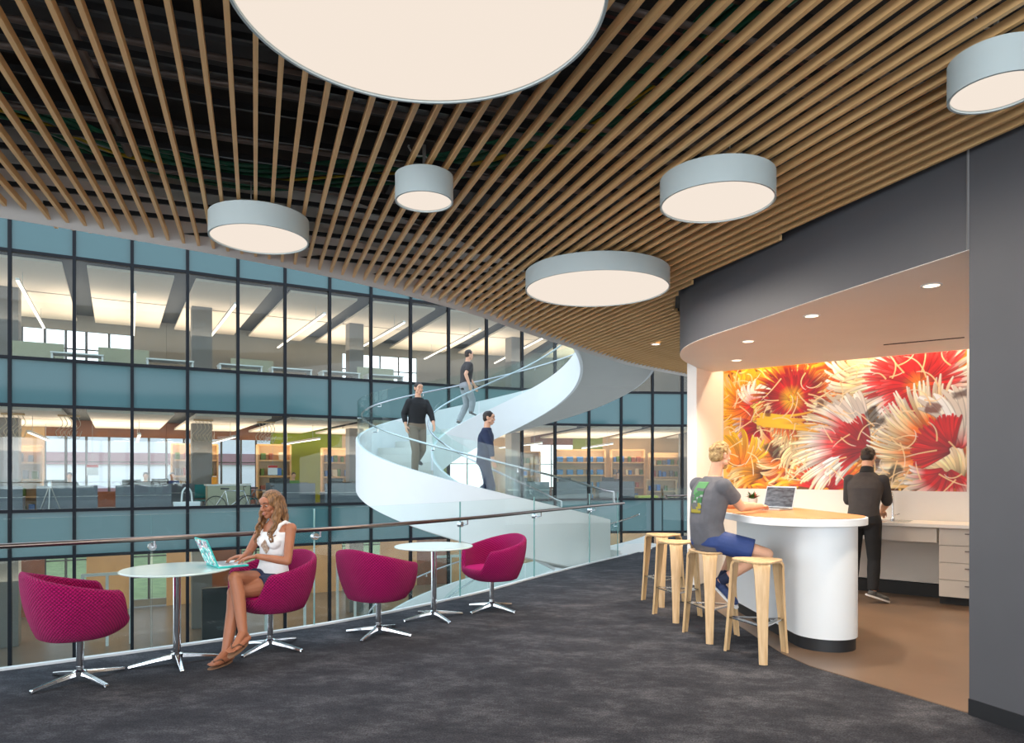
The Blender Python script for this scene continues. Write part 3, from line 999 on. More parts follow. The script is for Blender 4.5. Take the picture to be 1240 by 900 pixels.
def make_tub():
    """Shell opens towards +Y in the chair's own frame."""
    t = thing('tub_chair', 'x', 'chair', (0, 0, 0), 0, 'magenta quilted tub chairs')
    NA = 96
    mb = MB(); mb.uv = []
    rings = []
    prof = []
    for i in range(NA):
        a = 2 * PI * i / NA            # measured from +Y (front)
        dphi = min(a, 2 * PI - a)
        back = sstep(math.radians(40), math.radians(180), dphi)
        arm = sstep(math.radians(34), math.radians(56), dphi)
        rim = 0.455 + arm * (0.655 - 0.455 + 0.15 * back)
        x, y = math.sin(a), math.cos(a)
        def pt(scale, z, sx=1.0):
            rr = superell(a, 0.335, 0.365, 2.4)
            return (x * rr * scale, y * rr * scale - 0.02, z)
        col = []
        zb = 0.325
        # underside, outside wall, rim roll, inside wall, seat pan
        for sc, z in ((0.0, zb), (0.35, zb), (0.62, zb + .004), (0.72, zb + 0.02)):
            col.append(pt(sc, z))
        for k in range(1, 8):
            f = k / 7.0
            z = zb + 0.02 + (rim - .022 - zb - .02) * f
            col.append(pt(0.72 + 0.28 * math.sin(f * PI / 2) ** 0.85 * (0.86 + .14 * arm), z))
        ro = 0.72 + 0.28 * (0.86 + .14 * arm)
        th = 0.15 - 0.03 * back
        for k in range(1, 6):
            an = PI * k / 6
            col.append(pt(ro - th / 2 + th / 2 * math.cos(an), rim - .022 + .03 * math.sin(an)))
        for k in range(1, 6):
            f = k / 5.0
            z = rim - .022 + (0.40 - rim + .022) * f
            col.append(pt(ro - th - 0.13 * f * (0.4 + .6 * f), z))
        col.append(pt(0.35, 0.395)); col.append(pt(0.0, 0.395))
        prof.append(col)
    M = len(prof[0])
    for i in range(NA):
        s = 0.0; a = 2 * PI * i / NA
        for j in range(M):
            if j: s += (V(prof[i][j]) - V(prof[i][j - 1])).length
            mb.v.append(prof[i][j]); mb.uv.append((a * 0.36, s))
    # seam column so that the weave closes cleanly
    for j in range(M):
        mb.v.append(prof[0][j]); mb.uv.append((2 * PI * 0.36, mb.uv[j][1]))
    for i in range(NA):
        for j in range(M - 1):
            q = (i * M + j, (i + 1) * M + j, (i + 1) * M + j + 1, i * M + j + 1)
            if j == 0: q = (i * M, (i + 1) * M + 1, i * M + 1)
            if j == M - 2: q = (i * M + j, (i + 1) * M + j, (i + 1) * M + j + 1)
            mb.f.append(q[::-1]); mb.m.append(0)
    mb.build('tub_shell', m_quilt, t, smooth=True, angle=180)
    # seat cushion
    mb = MB(); rings = []
    for sc, z in ((0.02, .395), (.5, .395), (.70, .40), (.745, .425), (.735, .452), (.66, .470), (.4, .478), (.02, .48)):
        rings.append([(math.sin(a) * superell(a, .335, .365, 2.4) * sc, math.cos(a) * superell(a, .335, .365, 2.4) * sc + .055 * (1 if math.cos(a) > .2 else 0.3) - .01, z) for a in (2 * PI * k / 48 for k in range(48))])
    mb.ring([r[::-1] for r in rings]); mb.build('seat_cushion', m_magenta, t, smooth=True, angle=180)
    mb = MB(); mb.lathe([(.11, .318), (.11, .328), (.03, .33)], 24); mb.lathe([(.024, .05), (.024, .32)], 24)
    mb.build('pole', m_chrome, t, smooth=True, angle=40)
    star(t, 0.33, 0.3)
    return t

def star(t, L, rot):
    mb = MB(); mb.lathe([(.045, .045), (.045, .075), (.028, .085), (.026, .11)], 20); mb.build('hub', m_chrome, t, smooth=True, angle=40)
    for k in range(4):
        a = rot + k * PI / 2
        d = V((math.cos(a), math.sin(a), 0)); n = V((-d.y, d.x, 0))
        rings = []
        for f, w, z0, z1 in ((0.02, .022, .045, .078), (.5, .02, .028, .052), (.97, .017, .006, .024), (1.0, .015, .0, .02)):
            p = d * (L * f)
            rings.append([p - n * w + V((0, 0, z0)), p + n * w + V((0, 0, z0)), p + n * (w * .8) + V((0, 0, z1)), p - n * (w * .8) + V((0, 0, z1))])
        mb = MB(); mb.ring(rings); mb.build('leg', m_chrome, t, bevel=.003)

chair = make_tub()
def face(dx, dy): return math.atan2(dy, dx) - PI / 2
CH = [  # x, y, facing, label
    (-3.09, 5.02, (0.62, 0.60), 'magenta quilted tub chair standing alone with its back turned, by the end of the row'),
    (-2.05, 5.95, (-0.62, -0.78), 'magenta quilted tub chair in which the blonde woman sits'),
    (-1.23, 6.47, (0.55, 0.83), 'empty magenta quilted tub chair with its back turned, behind the seated woman'),
    (-0.22, 7.63, (-0.84, -0.54), 'empty magenta quilted tub chair turned so its seat cushion shows'),
]
for i, (x, y, f, lab) in enumerate(CH):
    if i == 0:
        chair.location = (x, y, 0); chair.rotation_euler.z = face(*f); chair['label'] = lab
    else:
        dup(chair, (x, y, 0), face(*f), lab)

# ================================================================ round glass tables
m_frost = mat('frosted_white_glass', (214, 232, 228), 0.12, 0.0, var=0.03, scale=4, spec=0.6)
def make_table(lab, loc, rot, r):
    t = thing('round_table', lab, 'table', loc, rot, 'round glass cafe tables')
    mb = MB(); mb.lathe([(.002, .726), (r - .004, .726), (r, .730), (r, .736), (r - .004, .74), (.002, .74)], 72)
    mb.build('tabletop', m_frost, t, smooth=True, angle=30)
    mb = MB(); mb.lathe([(.028, .06), (.028, .715), (.09, .718), (.09, .726), (.002, .726)], 24); mb.build('pole', m_chrome, t, smooth=True, angle=40)
    star(t, .34, .25)
    return t
make_table('round frosted glass table holding the turquoise laptop', (-2.625, 5.5, 0), .3, .405)
make_table('round frosted glass table with nothing on it between two empty magenta chairs', (-0.80, 7.18, 0), .35, .40)

# ================================================================ bar
def pill(c0, c1, r, n=28):
    c0 = V((c0[0], c0[1], 0)); c1 = V((c1[0], c1[1], 0)); d = (c1 - c0).normalized(); nn = V((-d.y, d.x, 0))
    out = []
    for k in range(n + 1):
        a = PI * k / n
        p = c1 + (nn * -math.cos(a) + d * math.sin(a)) * r; out.append((p.x, p.y))
    for k in range(n + 1):
        a = PI * k / n
        p = c0 + (nn * math.cos(a) - d * math.sin(a)) * r; out.append((p.x, p.y))
    return out
m_barwhite = mat('white_bar_laminate', (232, 236, 238), 0.35, var=0.02, scale=2)
bar = thing('bar_counter', 'white round-ended bar counter with an oak-faced top', 'bar counter', (2.6, 6.8, 0))
sh = lambda pl: [(x - 2.6, y - 6.8) for x, y in pl]
mb = MB(); mb.prism(sh(pill((2.68, 6.03), (2.66, 7.45), .262)), .11, 1.05); mb.build('body', m_barwhite, bar, smooth=True, angle=30)
mb = MB(); mb.prism(sh(pill((2.68, 6.03), (2.66, 7.45), .248)), .0, .11); mb.build('kick_plate', m_black, bar, smooth=True, angle=30)
mb = MB(); mb.prism(sh(pill((2.55, 6.16), (2.5, 7.42), .515)), 1.05, 1.112); mb.build('countertop', m_barwhite, bar, smooth=True, angle=30, bevel=.004)
mb = MB(); mb.prism(sh(pill((2.55, 6.16), (2.5, 7.42), .495)), 1.112, 1.118); mb.build('top_inlay', m_bartop, bar, smooth=True, angle=30)

# ================================================================ three-legged plywood stools
def make_stool():
    t = thing('bar_stool', 'x', 'bar stool', (0, 0, 0), 0, 'three-legged plywood bar stools')
    mb = MB()
    # rounded triangle seat, slightly dished
    ring_o = []
    for k in range(60):
        a = 2 * PI * k / 60
        r = 0.158 + 0.055 * max(0, math.cos(1.5 * ((a + PI / 3) % (2 * PI / 3) - PI / 3))) ** 2.0
        ring_o.append((a, r))
    rings = []
    for sc, z in ((.01, .762), (.6, .764), (.97, .768), (1.0, .776), (.985, .785), (.9, .787), (.55, .780), (.01, .777)):
        rings.append([(math.cos(a) * r * sc, math.sin(a) * r * sc, z) for a, r in ring_o])
    mb.ring(rings); mb.build('seat', m_stool, t, smooth=True, angle=60)
    for k in range(3):
        a = 2 * PI * k / 3
        d = V((math.cos(a), math.sin(a), 0)); n = V((-d.y, d.x, 0))
        rings = []
        #   radius, z, half width, thickness
        for r, z, w, th in ((.12, .770, .066, .016), (.165, .772, .066, .018), (.192, .764, .064, .02), (.206, .742, .062, .022), (.213, .70, .058, .022), (.235, .45, .045, .022), (.258, .2, .036, .022), (.278, .0, .031, .022)):
            c = d * r
            nx = V((d.x, d.y, 0)) if z < .74 else V((d.x * .6, d.y * .6, .8)).normalized()
            if r < .17: nx = V((0, 0, 1))
            o = []
            for s in (-1, -.5, 0, .5, 1):
                bow = .012 * (1 - s * s)
                o.append(c + n * (w * s) + nx * (bow) + V((0, 0, z)))
            i_ = [p - nx * th for p in o[::-1]]
            rings.append(o + i_)
        mb = MB(); mb.ring(rings); mb.build('leg', m_stool, t, smooth=True, angle=50)
    zf = .285
    corners = [V((math.cos(2 * PI * k / 3), math.sin(2 * PI * k / 3), 0)) * .225 for k in range(3)]
    for k in range(3):
        a, b = corners[k], corners[(k + 1) % 3]
        mid = (a + b).normalized()
        mb = MB(); mb.beam((a.x, a.y, zf), (b.x, b.y, zf), .045, .012); mb.build('footrest_bar', m_steel, t, bevel=.002)
    return t
stool = make_stool()
ST = [(2.0, 5.707, 19, 'empty pale plywood stool standing before the rounded end of the bar'),
      (1.797, 6.36, 13, 'pale plywood stool carrying the man in the grey T-shirt'),
      (1.69, 7.2, 15, 'empty pale plywood stool next to the seated man, second along from the white return wall'),
      (1.72, 8.0, 15, 'empty pale plywood stool at the far end of the row')]
for i, (x, y, a, lab) in enumerate(ST):
    if i == 0:
        stool.location = (x, y, 0); stool.rotation_euler.z = math.radians(a); stool['label'] = lab
    else:
        dup(stool, (x, y, 0), math.radians(a), lab)

# ================================================================ nook: worktop, drawers, sink, mural
FR = V((4.99, 7.68, 0))                    # counter front line passes here
CTR_L = FR - WT * 2.55; CTR_R = FR + WT * 1.3
rzw = math.atan2(WT.y, WT.x)
m_drawer = mat('warm_grey_laminate', (206, 198, 188), 0.5, var=0.03, scale=2)
m_solid = mat('white_solid_surface', (238, 232, 224), 0.35, var=0.02, scale=3)
m_handle = mat('bronze_pull', (104, 92, 84), 0.35, 0.9, var=0.05)
m_toe = mat('black_toe_kick', (24, 23, 23), 0.6, var=0.1)
def nk(s, d, z=0.0):                       # s along the counter from FR, d into the wall
    p = FR + WT * s + WN * d; return V((p.x, p.y, z))
wt_ = thing('worktop', 'white worktop along the mural wall with an inset steel sink', 'worktop', nk(0, .285, .87), rzw)
mb = MB(); mb.box((-.62, 0, .02), (3.9, .61, .04)); mb.build('slab', m_solid, wt_, bevel=.003)
mb = MB(); mb.box((-.62, .305, .0), (3.9, .012, .08)); 
SINK_S = -0.82
for (cx, cyy, sx, sy) in ((0, -.17, .46, .012), (0, .17, .46, .012), (-.23, 0, .012, .34), (.23, 0, .012, .34)):
    pass
mb = MB(); rim = [(-.23, -.17), (.23, -.17), (.23, .17), (-.23, .17)]
mb.ring([[(SINK_S + x, y, .042) for x, y in rim], [(SINK_S + x * .96, y * .95, .044) for x, y in rim], [(SINK_S + x * .93, y * .92, .0415) for x, y in rim]], caps=True)
mb.build('sink', m_steel, wt_, bevel=.0)
fa = thing('faucet', 'tall chrome gooseneck faucet at the sink under the mural', 'faucet', nk(SINK_S + .0, .52, .91), rzw)
mb = MB(); mb.lathe([(.026, 0), (.026, .02), (.016, .03)], 20)
mb.tube(catmull([(0, 0, .0), (0, 0, .24), (0, -.03, .31), (0, -.09, .33), (0, -.15, .30), (0, -.16, .25)], 6), .012, 12); mb.build('spout', m_chrome, fa, smooth=True)
mb = MB(); mb.tube([(.016, 0, .05), (.075, 0, .075)], .007, 8); mb.build('lever', m_chrome, fa, smooth=True)
cab = thing('drawer_cabinet', 'warm grey base cabinet with four drawers under the worktop', 'cabinet', nk(-.28 + .55, .31, 0), rzw)
mb = MB(); mb.box((0, .01, .485), (1.1, .53, .765)); mb.build('body', m_drawer, cab)
mb = MB(); mb.box((0, .03, .05), (1.1, .44, .1)); mb.build('toe_kick', m_toe, cab)
for k in range(4):
    mb = MB(); mb.box((0, -.272, .195 + .192 * k), (1.094, .02, .186)); d = mb.build('drawer', m_drawer, cab, bevel=.002)
    mb = MB(); mb.beam((-.30, -.305, .235 + .192 * k), (.22, -.305, .235 + .192 * k), .012, .012)
    mb.beam((-.27, -.28, .235 + .192 * k), (-.27, -.305, .235 + .192 * k), .01, .01); mb.beam((.19, -.28, .235 + .192 * k), (.19, -.305, .235 + .192 * k), .01, .01)
    mb.build('handle', m_handle, d)
ap = thing('apron_panel', 'narrow grey apron over the open knee space beside the drawers', 'panel', nk(-1.15, .05, .70), rzw)
mb = MB(); mb.box((0, 0, .08), (1.7, .02, .165)); mb.build('apron', m_drawer, ap)
mb = MB(); mb.box((0, .50, -.28), (1.7, .03, .5)); mb.build('back_panel', m_drawer, ap)
mb = MB(); mb.box((0, .5, -.62), (1.7, .06, .16)); mb.build('toe_strip', m_toe, ap)
for q in (-.85,):
    mb = MB(); mb.box((q, .25, -.26), (.03, .5, .86)); mb.build('end_panel', m_drawer, ap)
ol = thing('wall_outlet', 'white power outlet on the splash wall beside the grey pier', 'outlet', nk(.02, .594, 1.08), rzw)
mb = MB(); mb.box((0, 0, 0), (.075, .008, .12)); mb.build('cover_plate', m_white, ol, bevel=.002)
mb = MB(); mb.box((0, -.005, .025), (.035, .004, .03)); mb.box((0, -.005, -.025), (.035, .004, .03)); mb.build('socket_face', m_solid, ol)

# mural: an all-over print of feathery plumes and fans
def mural_colours(W, H, nx, ny):
    """Feathery plumes stroked filament by filament on to a warm mottled ground. t = 0 at the top edge."""
    rng = np.random.RandomState(5)
    asp = W / H
    s, t = np.meshgrid(np.linspace(0, 1, nx), np.linspace(0, 1, ny))
    X = s * asp; Y = t
    def noise(x, y, seed, f):
        g = np.random.RandomState(seed).rand(96, 96)
        x = x * f + 7; y = y * f + 7
        xi = np.floor(x).astype(int); yi = np.floor(y).astype(int); u = x - xi; v = y - yi
        u = u * u * (3 - 2 * u); v = v * v * (3 - 2 * v)
        g00 = g[yi % 96, xi % 96]; g10 = g[yi % 96, (xi + 1) % 96]; g01 = g[(yi + 1) % 96, xi % 96]; g11 = g[(yi + 1) % 96, (xi + 1) % 96]
        return (g00 * (1 - u) + g10 * u) * (1 - v) + (g01 * (1 - u) + g11 * u) * v
    def fbm(x, y, seed, f):
        return (noise(x, y, seed, f) + .5 * noise(x, y, seed + 1, 2 * f) + .25 * noise(x, y, seed + 2, 4 * f)) / 1.75
    def c(rgb): return np.array(lin(rgb)[:3])
    def mix(a, b, k): return a * (1 - k[..., None]) + b * k[..., None]
    def ss(a, b, x):
        q = np.clip((x - a) / (b - a), 0, 1); return q * q * (3 - 2 * q)
    wx = X + .2 * (fbm(X, Y, 3, 3) - .5); wy = Y + .2 * (fbm(X, Y, 13, 3) - .5)
    img = np.ones(X.shape + (3,)) * c((214, 128, 22))
    img = mix(img, c((250, 184, 26)), ss(.42, .66, fbm(wx, wy, 21, 2.6)))
    img = mix(img, c((176, 66, 18)), ss(.52, .70, fbm(wx, wy, 31, 3.4)))
    img = mix(img, c((52, 20, 12)), ss(.56, .66, fbm(wx, wy, 41, 3.8)) * .9)
    img = mix(img, c((255, 206, 110)), np.clip(1 - s / .12, 0, 1) * .8)
    S_ = ny - 1.0
    def stamp(x, y, rad, col, op):
        px, py, r = x * S_, y * S_, max(.8, rad * S_)
        x0, x1 = int(max(0, px - r - 1)), int(min(nx, px + r + 2)); y0, y1 = int(max(0, py - r - 1)), int(min(ny, py + r + 2))
        if x0 >= x1 or y0 >= y1: return
        yy, xx = np.mgrid[y0:y1, x0:x1]
        m = np.clip(r + .5 - np.sqrt((xx - px) ** 2 + (yy - py) ** 2), 0, 1)[..., None] * op
        img[y0:y1, x0:x1] = img[y0:y1, x0:x1] * (1 - m) + col * m
    def stroke(x, y, ang, L, curl, w0, w1, cols, op=.95, edge=.55, step=.007):
        """One filament from (x, y): heading ang, turning by curl over its length, coloured along cols."""
        n = max(4, int(L / step)); pts = []
        for k in range(n + 1):
            f = k / n
            pts.append((x, y, f)); a = ang + curl * f ** 1.6
            x += math.cos(a) * L / n; y -= math.sin(a) * L / n
        cs = [c(q) for q in cols]; m = len(cs) - 1
        for pas in ((1, 0) if edge else (0,)):
            for (x_, y_, f) in pts:
                g = min(m - 1e-6, f * m); i = int(g); col = cs[i] * (1 - (g - i)) + cs[i + 1] * (g - i)
                wd = w0 + (w1 - w0) * f
                wd *= 1.0 if f < .9 else 1.0 - 4 * (f - .9)
                if pas: stamp(x_ + .002, y_ + .0035, wd * 1.25, col * edge, op * .6)
                else: stamp(x_, y_, wd, col, op)
    def plume(ps, pt, R, a0, a1, n, cols, curl, w0=.010, w1=.008, jit=.2, inner=.03, edge=.5, dens=1):
        x, y = ps * asp, pt
        order = list(range(n)); rng.shuffle(order)
        for k in order:
            f = (k + rng.uniform(-.35, .35)) / max(1, n - 1)
            a = math.radians(a0 + (a1 - a0) * f)
            L = R * (1 - jit * rng.rand())
            sh_ = rng.uniform(.82, 1.12)
            cc = [tuple(min(255, q * sh_) for q in col) for col in cols]
            stroke(x + math.cos(a) * inner, y - math.sin(a) * inner, a, L, math.radians(curl * rng.uniform(.5, 1.3)), w0, w1, cc, edge=edge)
    RED, DRED, PINK, WHT, CRM, ORG, YEL, BRN, AMB = (206, 24, 28), (150, 10, 26), (232, 84, 84), (252, 240, 228), (250, 222, 168), (240, 122, 28), (252, 196, 30), (70, 28, 14), (226, 150, 36)
    # ground cover of loose gold and cream curls
    for k in range(260):
        ps, pt = rng.rand(), rng.rand()
        a = rng.uniform(0, 6.28)
        cols = [(AMB, YEL, CRM), (BRN, AMB, CRM), (ORG, YEL, YEL), (BRN, ORG, AMB)][rng.randint(4)]
        stroke(ps * asp, pt, a, rng.uniform(.10, .24), rng.uniform(-2.2, 2.2), .011, .005, cols, op=.8)
    plume(.02, .50, .30, -70, 90, 34, (ORG, YEL, CRM), 40)
    plume(.14, .40, .24, 95, 265, 40, (RED, ORG, YEL), -35, .010, .004)
    plume(.15, .40, .16, 60, 150, 10, (PINK, WHT, WHT), -60, .012, .008)
    plume(.17, .56, .18, 150, 330, 22, (DRED, RED, WHT), 80, .011, .006)
    plume(.20, .90, .26, 40, 200, 34, (BRN, AMB, CRM), 70)
    plume(.30, .74, .24, 60, 260, 34, (BRN, ORG, CRM), -80, .011, .006)
    plume(.08, .84, .26, 20, 160, 26, (ORG, AMB, YEL), 50)
    plume(.42, .66, .30, 110, 260, 46, (AMB, CRM, CRM), 75, .008, .006)
    plume(.40, .52, .26, 60, 230, 36, (BRN, AMB, CRM), 85, .009, .006)
    plume(.54, .50, .26, 80, 210, 34, (BRN, AMB, YEL), 70, .010, .006)
    plume(.47, 1.0, .26, 10, 170, 40, (DRED, RED, ORG), 20, .010, .003)
    plume(.56, .22, .24, 170, 330, 30, (RED, ORG, CRM), 60, .010, .006)
    plume(.68, .30, .34, 60, 210, 36, (ORG, CRM, WHT), -60, .012, .009)
    plume(.70, .48, .22, 200, 340, 26, (BRN, YEL, AMB), 60)
    plume(.76, .62, .26, 40, 180, 34, (BRN, AMB, CRM), 70, .009, .006)
    plume(.84, .98, .30, 30, 175, 44, (AMB, CRM, CRM), 60, .009, .006)
    plume(.97, .97, .30, 70, 175, 30, (BRN, CRM, WHT), 50, .010, .008)
    # the open red disc, upper part of the print
    plume(.32, .37, .27, 0, 360, 74, (ORG, RED, DRED, ORG), 22, .011, .005)
    plume(.32, .37, .17, 180, 345, 30, (RED, RED, CRM), 26, .010, .005)
    plume(.32, .37, .15, 0, 360, 50, (YEL, RED, DRED), 14, .009, .006)
    plume(.325, .365, .035, 0, 360, 16, (YEL, YEL, ORG), 0, .008, .006, inner=.002)
    # the big red and white disc
    plume(.83, .33, .44, 0, 360, 96, (RED, PINK, WHT, CRM), 40, .012, .007)
    plume(.83, .33, .30, 30, 190, 54, (RED, RED, RED, PINK), 18, .011, .006)
    plume(.83, .33, .22, 0, 360, 60, (ORG, RED, RED, PINK), 20, .011, .007)
    plume(.832, .34, .035, 0, 360, 16, (YEL, AMB, ORG), 0, .008, .006, inner=.002)
    # fan folding open from a dark hinge
    plume(.645, .72, .48, 118, 212, 66, (DRED, RED, PINK, WHT, CRM), 34, .012, .007)
    plume(.64, .70, .34, 92, 128, 16, (RED, WHT, WHT, WHT), 20, .015, .012)
    plume(.645, .72, .30, 190, 222, 12, (DRED, WHT, WHT), 30, .013, .009)
    plume(.645, .72, .20, 95, 220, 26, (DRED, DRED, RED), 10, .010, .008)
    # right-hand fan with the pale outer curve
    plume(.95, .74, .46, 105, 215, 72, (DRED, RED, ORG, CRM, WHT), -36, .011, .007)
    plume(.97, .74, .40, 50, 112, 22, (RED, WHT, WHT, WHT), 55, .016, .012)
    plume(.95, .74, .20, 80, 215, 36, (DRED, RED, RED), -10, .010, .008)
    plume(.93, .86, .22, 190, 330, 22, (DRED, RED, WHT), -50, .011, .008)
    # solid gold bar and dark gaps
    for k in range(12): stroke((.165 + .03 * rng.rand()) * asp, .47 + .007 * k, -.16 + .1 * rng.rand(), .26 + .14 * rng.rand(), rng.uniform(-.5, .5), .010, .005, (YEL, (255, 206, 20), AMB), edge=.8)
    for (px, py, R, rgb) in ((.665, .52, .06, (44, 18, 8)), (.25, .71, .07, (44, 16, 10)), (.185, .46, .04, (96, 24, 14)), (.985, .40, .05, (70, 24, 12)), (.65, .80, .05, (60, 16, 14)), (.88, .50, .045, (110, 40, 16)), (.44, .42, .04, (90, 30, 14)), (.74, .88, .05, (50, 26, 12))):
        dx = X - px * asp + .14 * (fbm(X, Y, 17, 7) - .5) + .07 * (fbm(X, Y, 29, 20) - .5); dy = Y - py + .14 * (fbm(X, Y, 19, 7) - .5)
        img[:] = mix(img, c(rgb), ss(1.0, .5, np.sqrt(dx * dx + dy * dy) / R) * .85)
    for k in range(110):
        ps, pt = rng.rand(), .2 + .8 * rng.rand()
        stroke(ps * asp, pt, rng.uniform(0, 6.28), rng.uniform(.07, .2), rng.uniform(-2, 2), .005, .003, ((240, 200, 140), CRM, WHT), op=.85, edge=0)
    return img

MW = 2.92; MH = 1.93; mz = 1.262
nx, ny = 620, 410
colr = mural_colours(MW, MH, nx, ny)
ml = WL - WN * 0.004
me = bpy.data.meshes.new('mural')
vs = np.zeros((ny, nx, 3)); ss_ = np.linspace(0.01, MW, nx); tt_ = np.linspace(mz + MH, mz, ny)
vs[..., 0] = (ml.x + WT.x * ss_)[None, :]; vs[..., 1] = (ml.y + WT.y * ss_)[None, :]; vs[..., 2] = tt_[:, None]
front = vs.reshape(-1, 3)
nV = nx * ny
faces = []
idx = np.arange(nV).reshape(ny, nx)
q = np.stack([idx[1:, :-1], idx[1:, 1:], idx[:-1, 1:], idx[:-1, :-1]], -1).reshape(-1, 4)
co = [front[idx[0, 0]], front[idx[0, -1]], front[idx[-1, -1]], front[idx[-1, 0]]]
bk = [tuple(p + np.array([WN.x, WN.y, 0]) * .0035) for p in co]
allv = np.concatenate([front, np.array(bk)])
fl = q.tolist() + [[nV, nV + 1, idx[0, -1], idx[0, 0]], [nV + 2, nV + 3, idx[-1, 0], idx[-1, -1]]]
me.from_pydata(allv.tolist(), [], fl); me.update()
ca = me.color_attributes.new('print', 'FLOAT_COLOR', 'POINT')
buf = np.ones((len(allv), 4), dtype=np.float32); buf[:nV, :3] = colr.reshape(-1, 3); buf[nV:, :3] = .8
ca.data.foreach_set('color', buf.ravel())
mm, nt, out = new_mat('printed_mural')
b = N(nt, 'ShaderNodeBsdfPrincipled'); b.inputs['Roughness'].default_value = .45
at_ = N(nt, 'ShaderNodeAttribute'); at_.attribute_name = 'print'
nt.links.new(at_.outputs['Color'], b.inputs['Base Color']); nt.links.new(b.outputs[0], out.inputs[0])
me.materials.append(mm)
mo = bpy.data.objects.new('mural', me); COL.objects.link(mo)
tag(mo, 'wall-wide mural print of red, orange and white feathery plumes', 'mural')

# cove strip above the mural, downlights, air slot
m_cove = emit_mat('warm_led_strip', (255, 214, 150), 9.0)
cv = thing('cove_light', 'warm LED strip hidden in the cove above the mural', 'cove light', (0, 0, 0))
ca_, cb_ = WL - WN * .10 + WT * .1, WL - WN * .10 + WT * 4.3
mb = MB(); mb.beam((ca_.x, ca_.y, 3.185), (cb_.x, cb_.y, 3.185), .05, .03); mb.build('housing', m_alu, cv)
mb = MB(); mb.beam((ca_.x, ca_.y, 3.167), (cb_.x, cb_.y, 3.167), .04, .006); mb.build('led_strip', m_cove, cv)
ld = bpy.data.lights.new('cove_lamp', 'AREA'); ld.shape = 'RECTANGLE'; ld.size = 4.0; ld.size_y = .06; ld.energy = 34; ld.color = (1, .78, .52)
lo = bpy.data.objects.new('cove_lamp', ld); COL.objects.link(lo); lo.parent = cv
cm_ = ca_.lerp(cb_, .5); lo.location = (cm_.x, cm_.y, 3.16); lo.rotation_euler = (0, 0, rzw)
m_lens = emit_mat('downlight_lens', (255, 226, 190), 3.0)
def downlight(x, y, z, lab, e=30, col=(1, .84, .66), r=.055, grp='recessed downlights of the coffee nook'):
    t = thing('downlight', lab, 'downlight', (x, y, z), 0, grp)
    mb = MB(); mb.lathe([(r, .002), (r, -.004), (r + .016, -.005), (r + .018, .002)], 28, caps=False); mb.build('trim_ring', m_white, t, smooth=True)
    mb = MB(); mb.lathe([(.001, -.001), (r, -.001), (r, .004), (.001, .004)], 28); mb.build('lens', m_lens, t)
    ld = bpy.data.lights.new('downlight_lamp', 'SPOT'); ld.energy = e * 4; ld.spot_size = math.radians(115); ld.spot_blend = .8; ld.color = col; ld.shadow_soft_size = .05
    lo = bpy.data.objects.new('downlight_lamp', ld); COL.objects.link(lo); lo.parent = t; lo.location = (0, 0, -.02)
def on_z(u, v, z):
    Y = F_PX * (z - EYE) / (HY - v); return ((u - CX) / F_PX * Y, Y)
for (u, v, lab) in ((1128, 345, 'recessed downlight of the nook ceiling closest to the grey pier'), (983, 382, 'recessed downlight midway along the nook ceiling'), (906, 413, 'recessed downlight over the bar end of the nook ceiling'), (892, 436, 'faint recessed downlight by the short white return wall')):
    x, y = on_z(u, v, SOFF); downlight(x, y, SOFF - .005, lab)
x, y = on_z(794, 417, 3.44); downlight(x, y, 3.44, 'small downlight set into the far timber slats', 5, grp=None)
x0, y0 = on_z(1070, 417, SOFF); x1, y1 = on_z(1168, 408, SOFF)
mb = MB(); mb.beam((x0, y0, SOFF - .006), (x1, y1, SOFF - .006), .035, .006)
tag(mb.build('air_slot_diffuser', m_toe), 'thin black linear air slot in the nook ceiling', 'air vent')

# ================================================================ people
m_skin_tan = mat('tanned_skin', (170, 110, 80), 0.45, var=0.08, scale=12, spec=0.4)
m_skin_fair = mat('fair_skin', (222, 170, 140), 0.5, var=0.08, scale=12, spec=0.35)
m_lips = mat('lip_colour', (158, 92, 80), 0.4, var=0.05)
m_eyedark = mat('dark_eye', (34, 26, 22), 0.2, var=0.05)
m_eyewhite = mat('eye_white', (224, 218, 212), 0.3, var=0.03)
m_blonde = mat('dark_blonde_hair', (150, 108, 66), 0.5, var=0.0, rgb2=(78, 52, 32), scale=90, stretch=(1, 1, .12), bump=.6, bscale=60)
m_blondem = mat('sandy_blond_hair', (206, 172, 116), 0.55, rgb2=(136, 100, 58), scale=40, bump=.6, bscale=90)
m_darkhair = mat('dark_brown_hair', (52, 36, 28), 0.5, rgb2=(28, 20, 16), scale=40, bump=.5, bscale=90)
m_tank = mat('white_cotton', (240, 240, 240), 0.8, var=0.04, scale=20, bump=.2, bscale=40)
m_navy = mat('navy_cotton', (34, 44, 74), 0.8, var=0.15, scale=15, bump=.2, bscale=40)
m_blueshort = mat('blue_athletic_cloth', (44, 68, 128), 0.7, var=0.2, scale=8, bump=.3, bscale=20)
m_greytee = mat('grey_melange_jersey', (100, 100, 106), 0.9, var=0.15, scale=14, bump=.35, bscale=14)
m_charcoal = mat('charcoal_knit', (62, 58, 58), 0.9, var=0.15, scale=14, bump=.35, bscale=14)
m_blackcloth = mat('black_cloth', (30, 31, 34), 0.85, var=0.15, scale=14, bump=.3, bscale=20)
m_khaki = mat('khaki_cloth', (122, 108, 92), 0.85, var=0.1, scale=14, bump=.3, bscale=20)
m_greycloth = mat('light_grey_cloth', (150, 152, 156), 0.85, var=0.1, scale=14, bump=.3, bscale=20)
m_sole = mat('tan_sandal_sole', (150, 112, 84), 0.7, var=0.15, scale=20)
m_strap = mat('brown_sandal_strap', (104, 70, 50), 0.6, var=0.1)
m_shoeblue = mat('blue_mesh_shoe', (46, 66, 112), 0.7, var=0.25, scale=40)
m_whitesole = mat('white_rubber_sole', (226, 226, 226), 0.5, var=0.03)
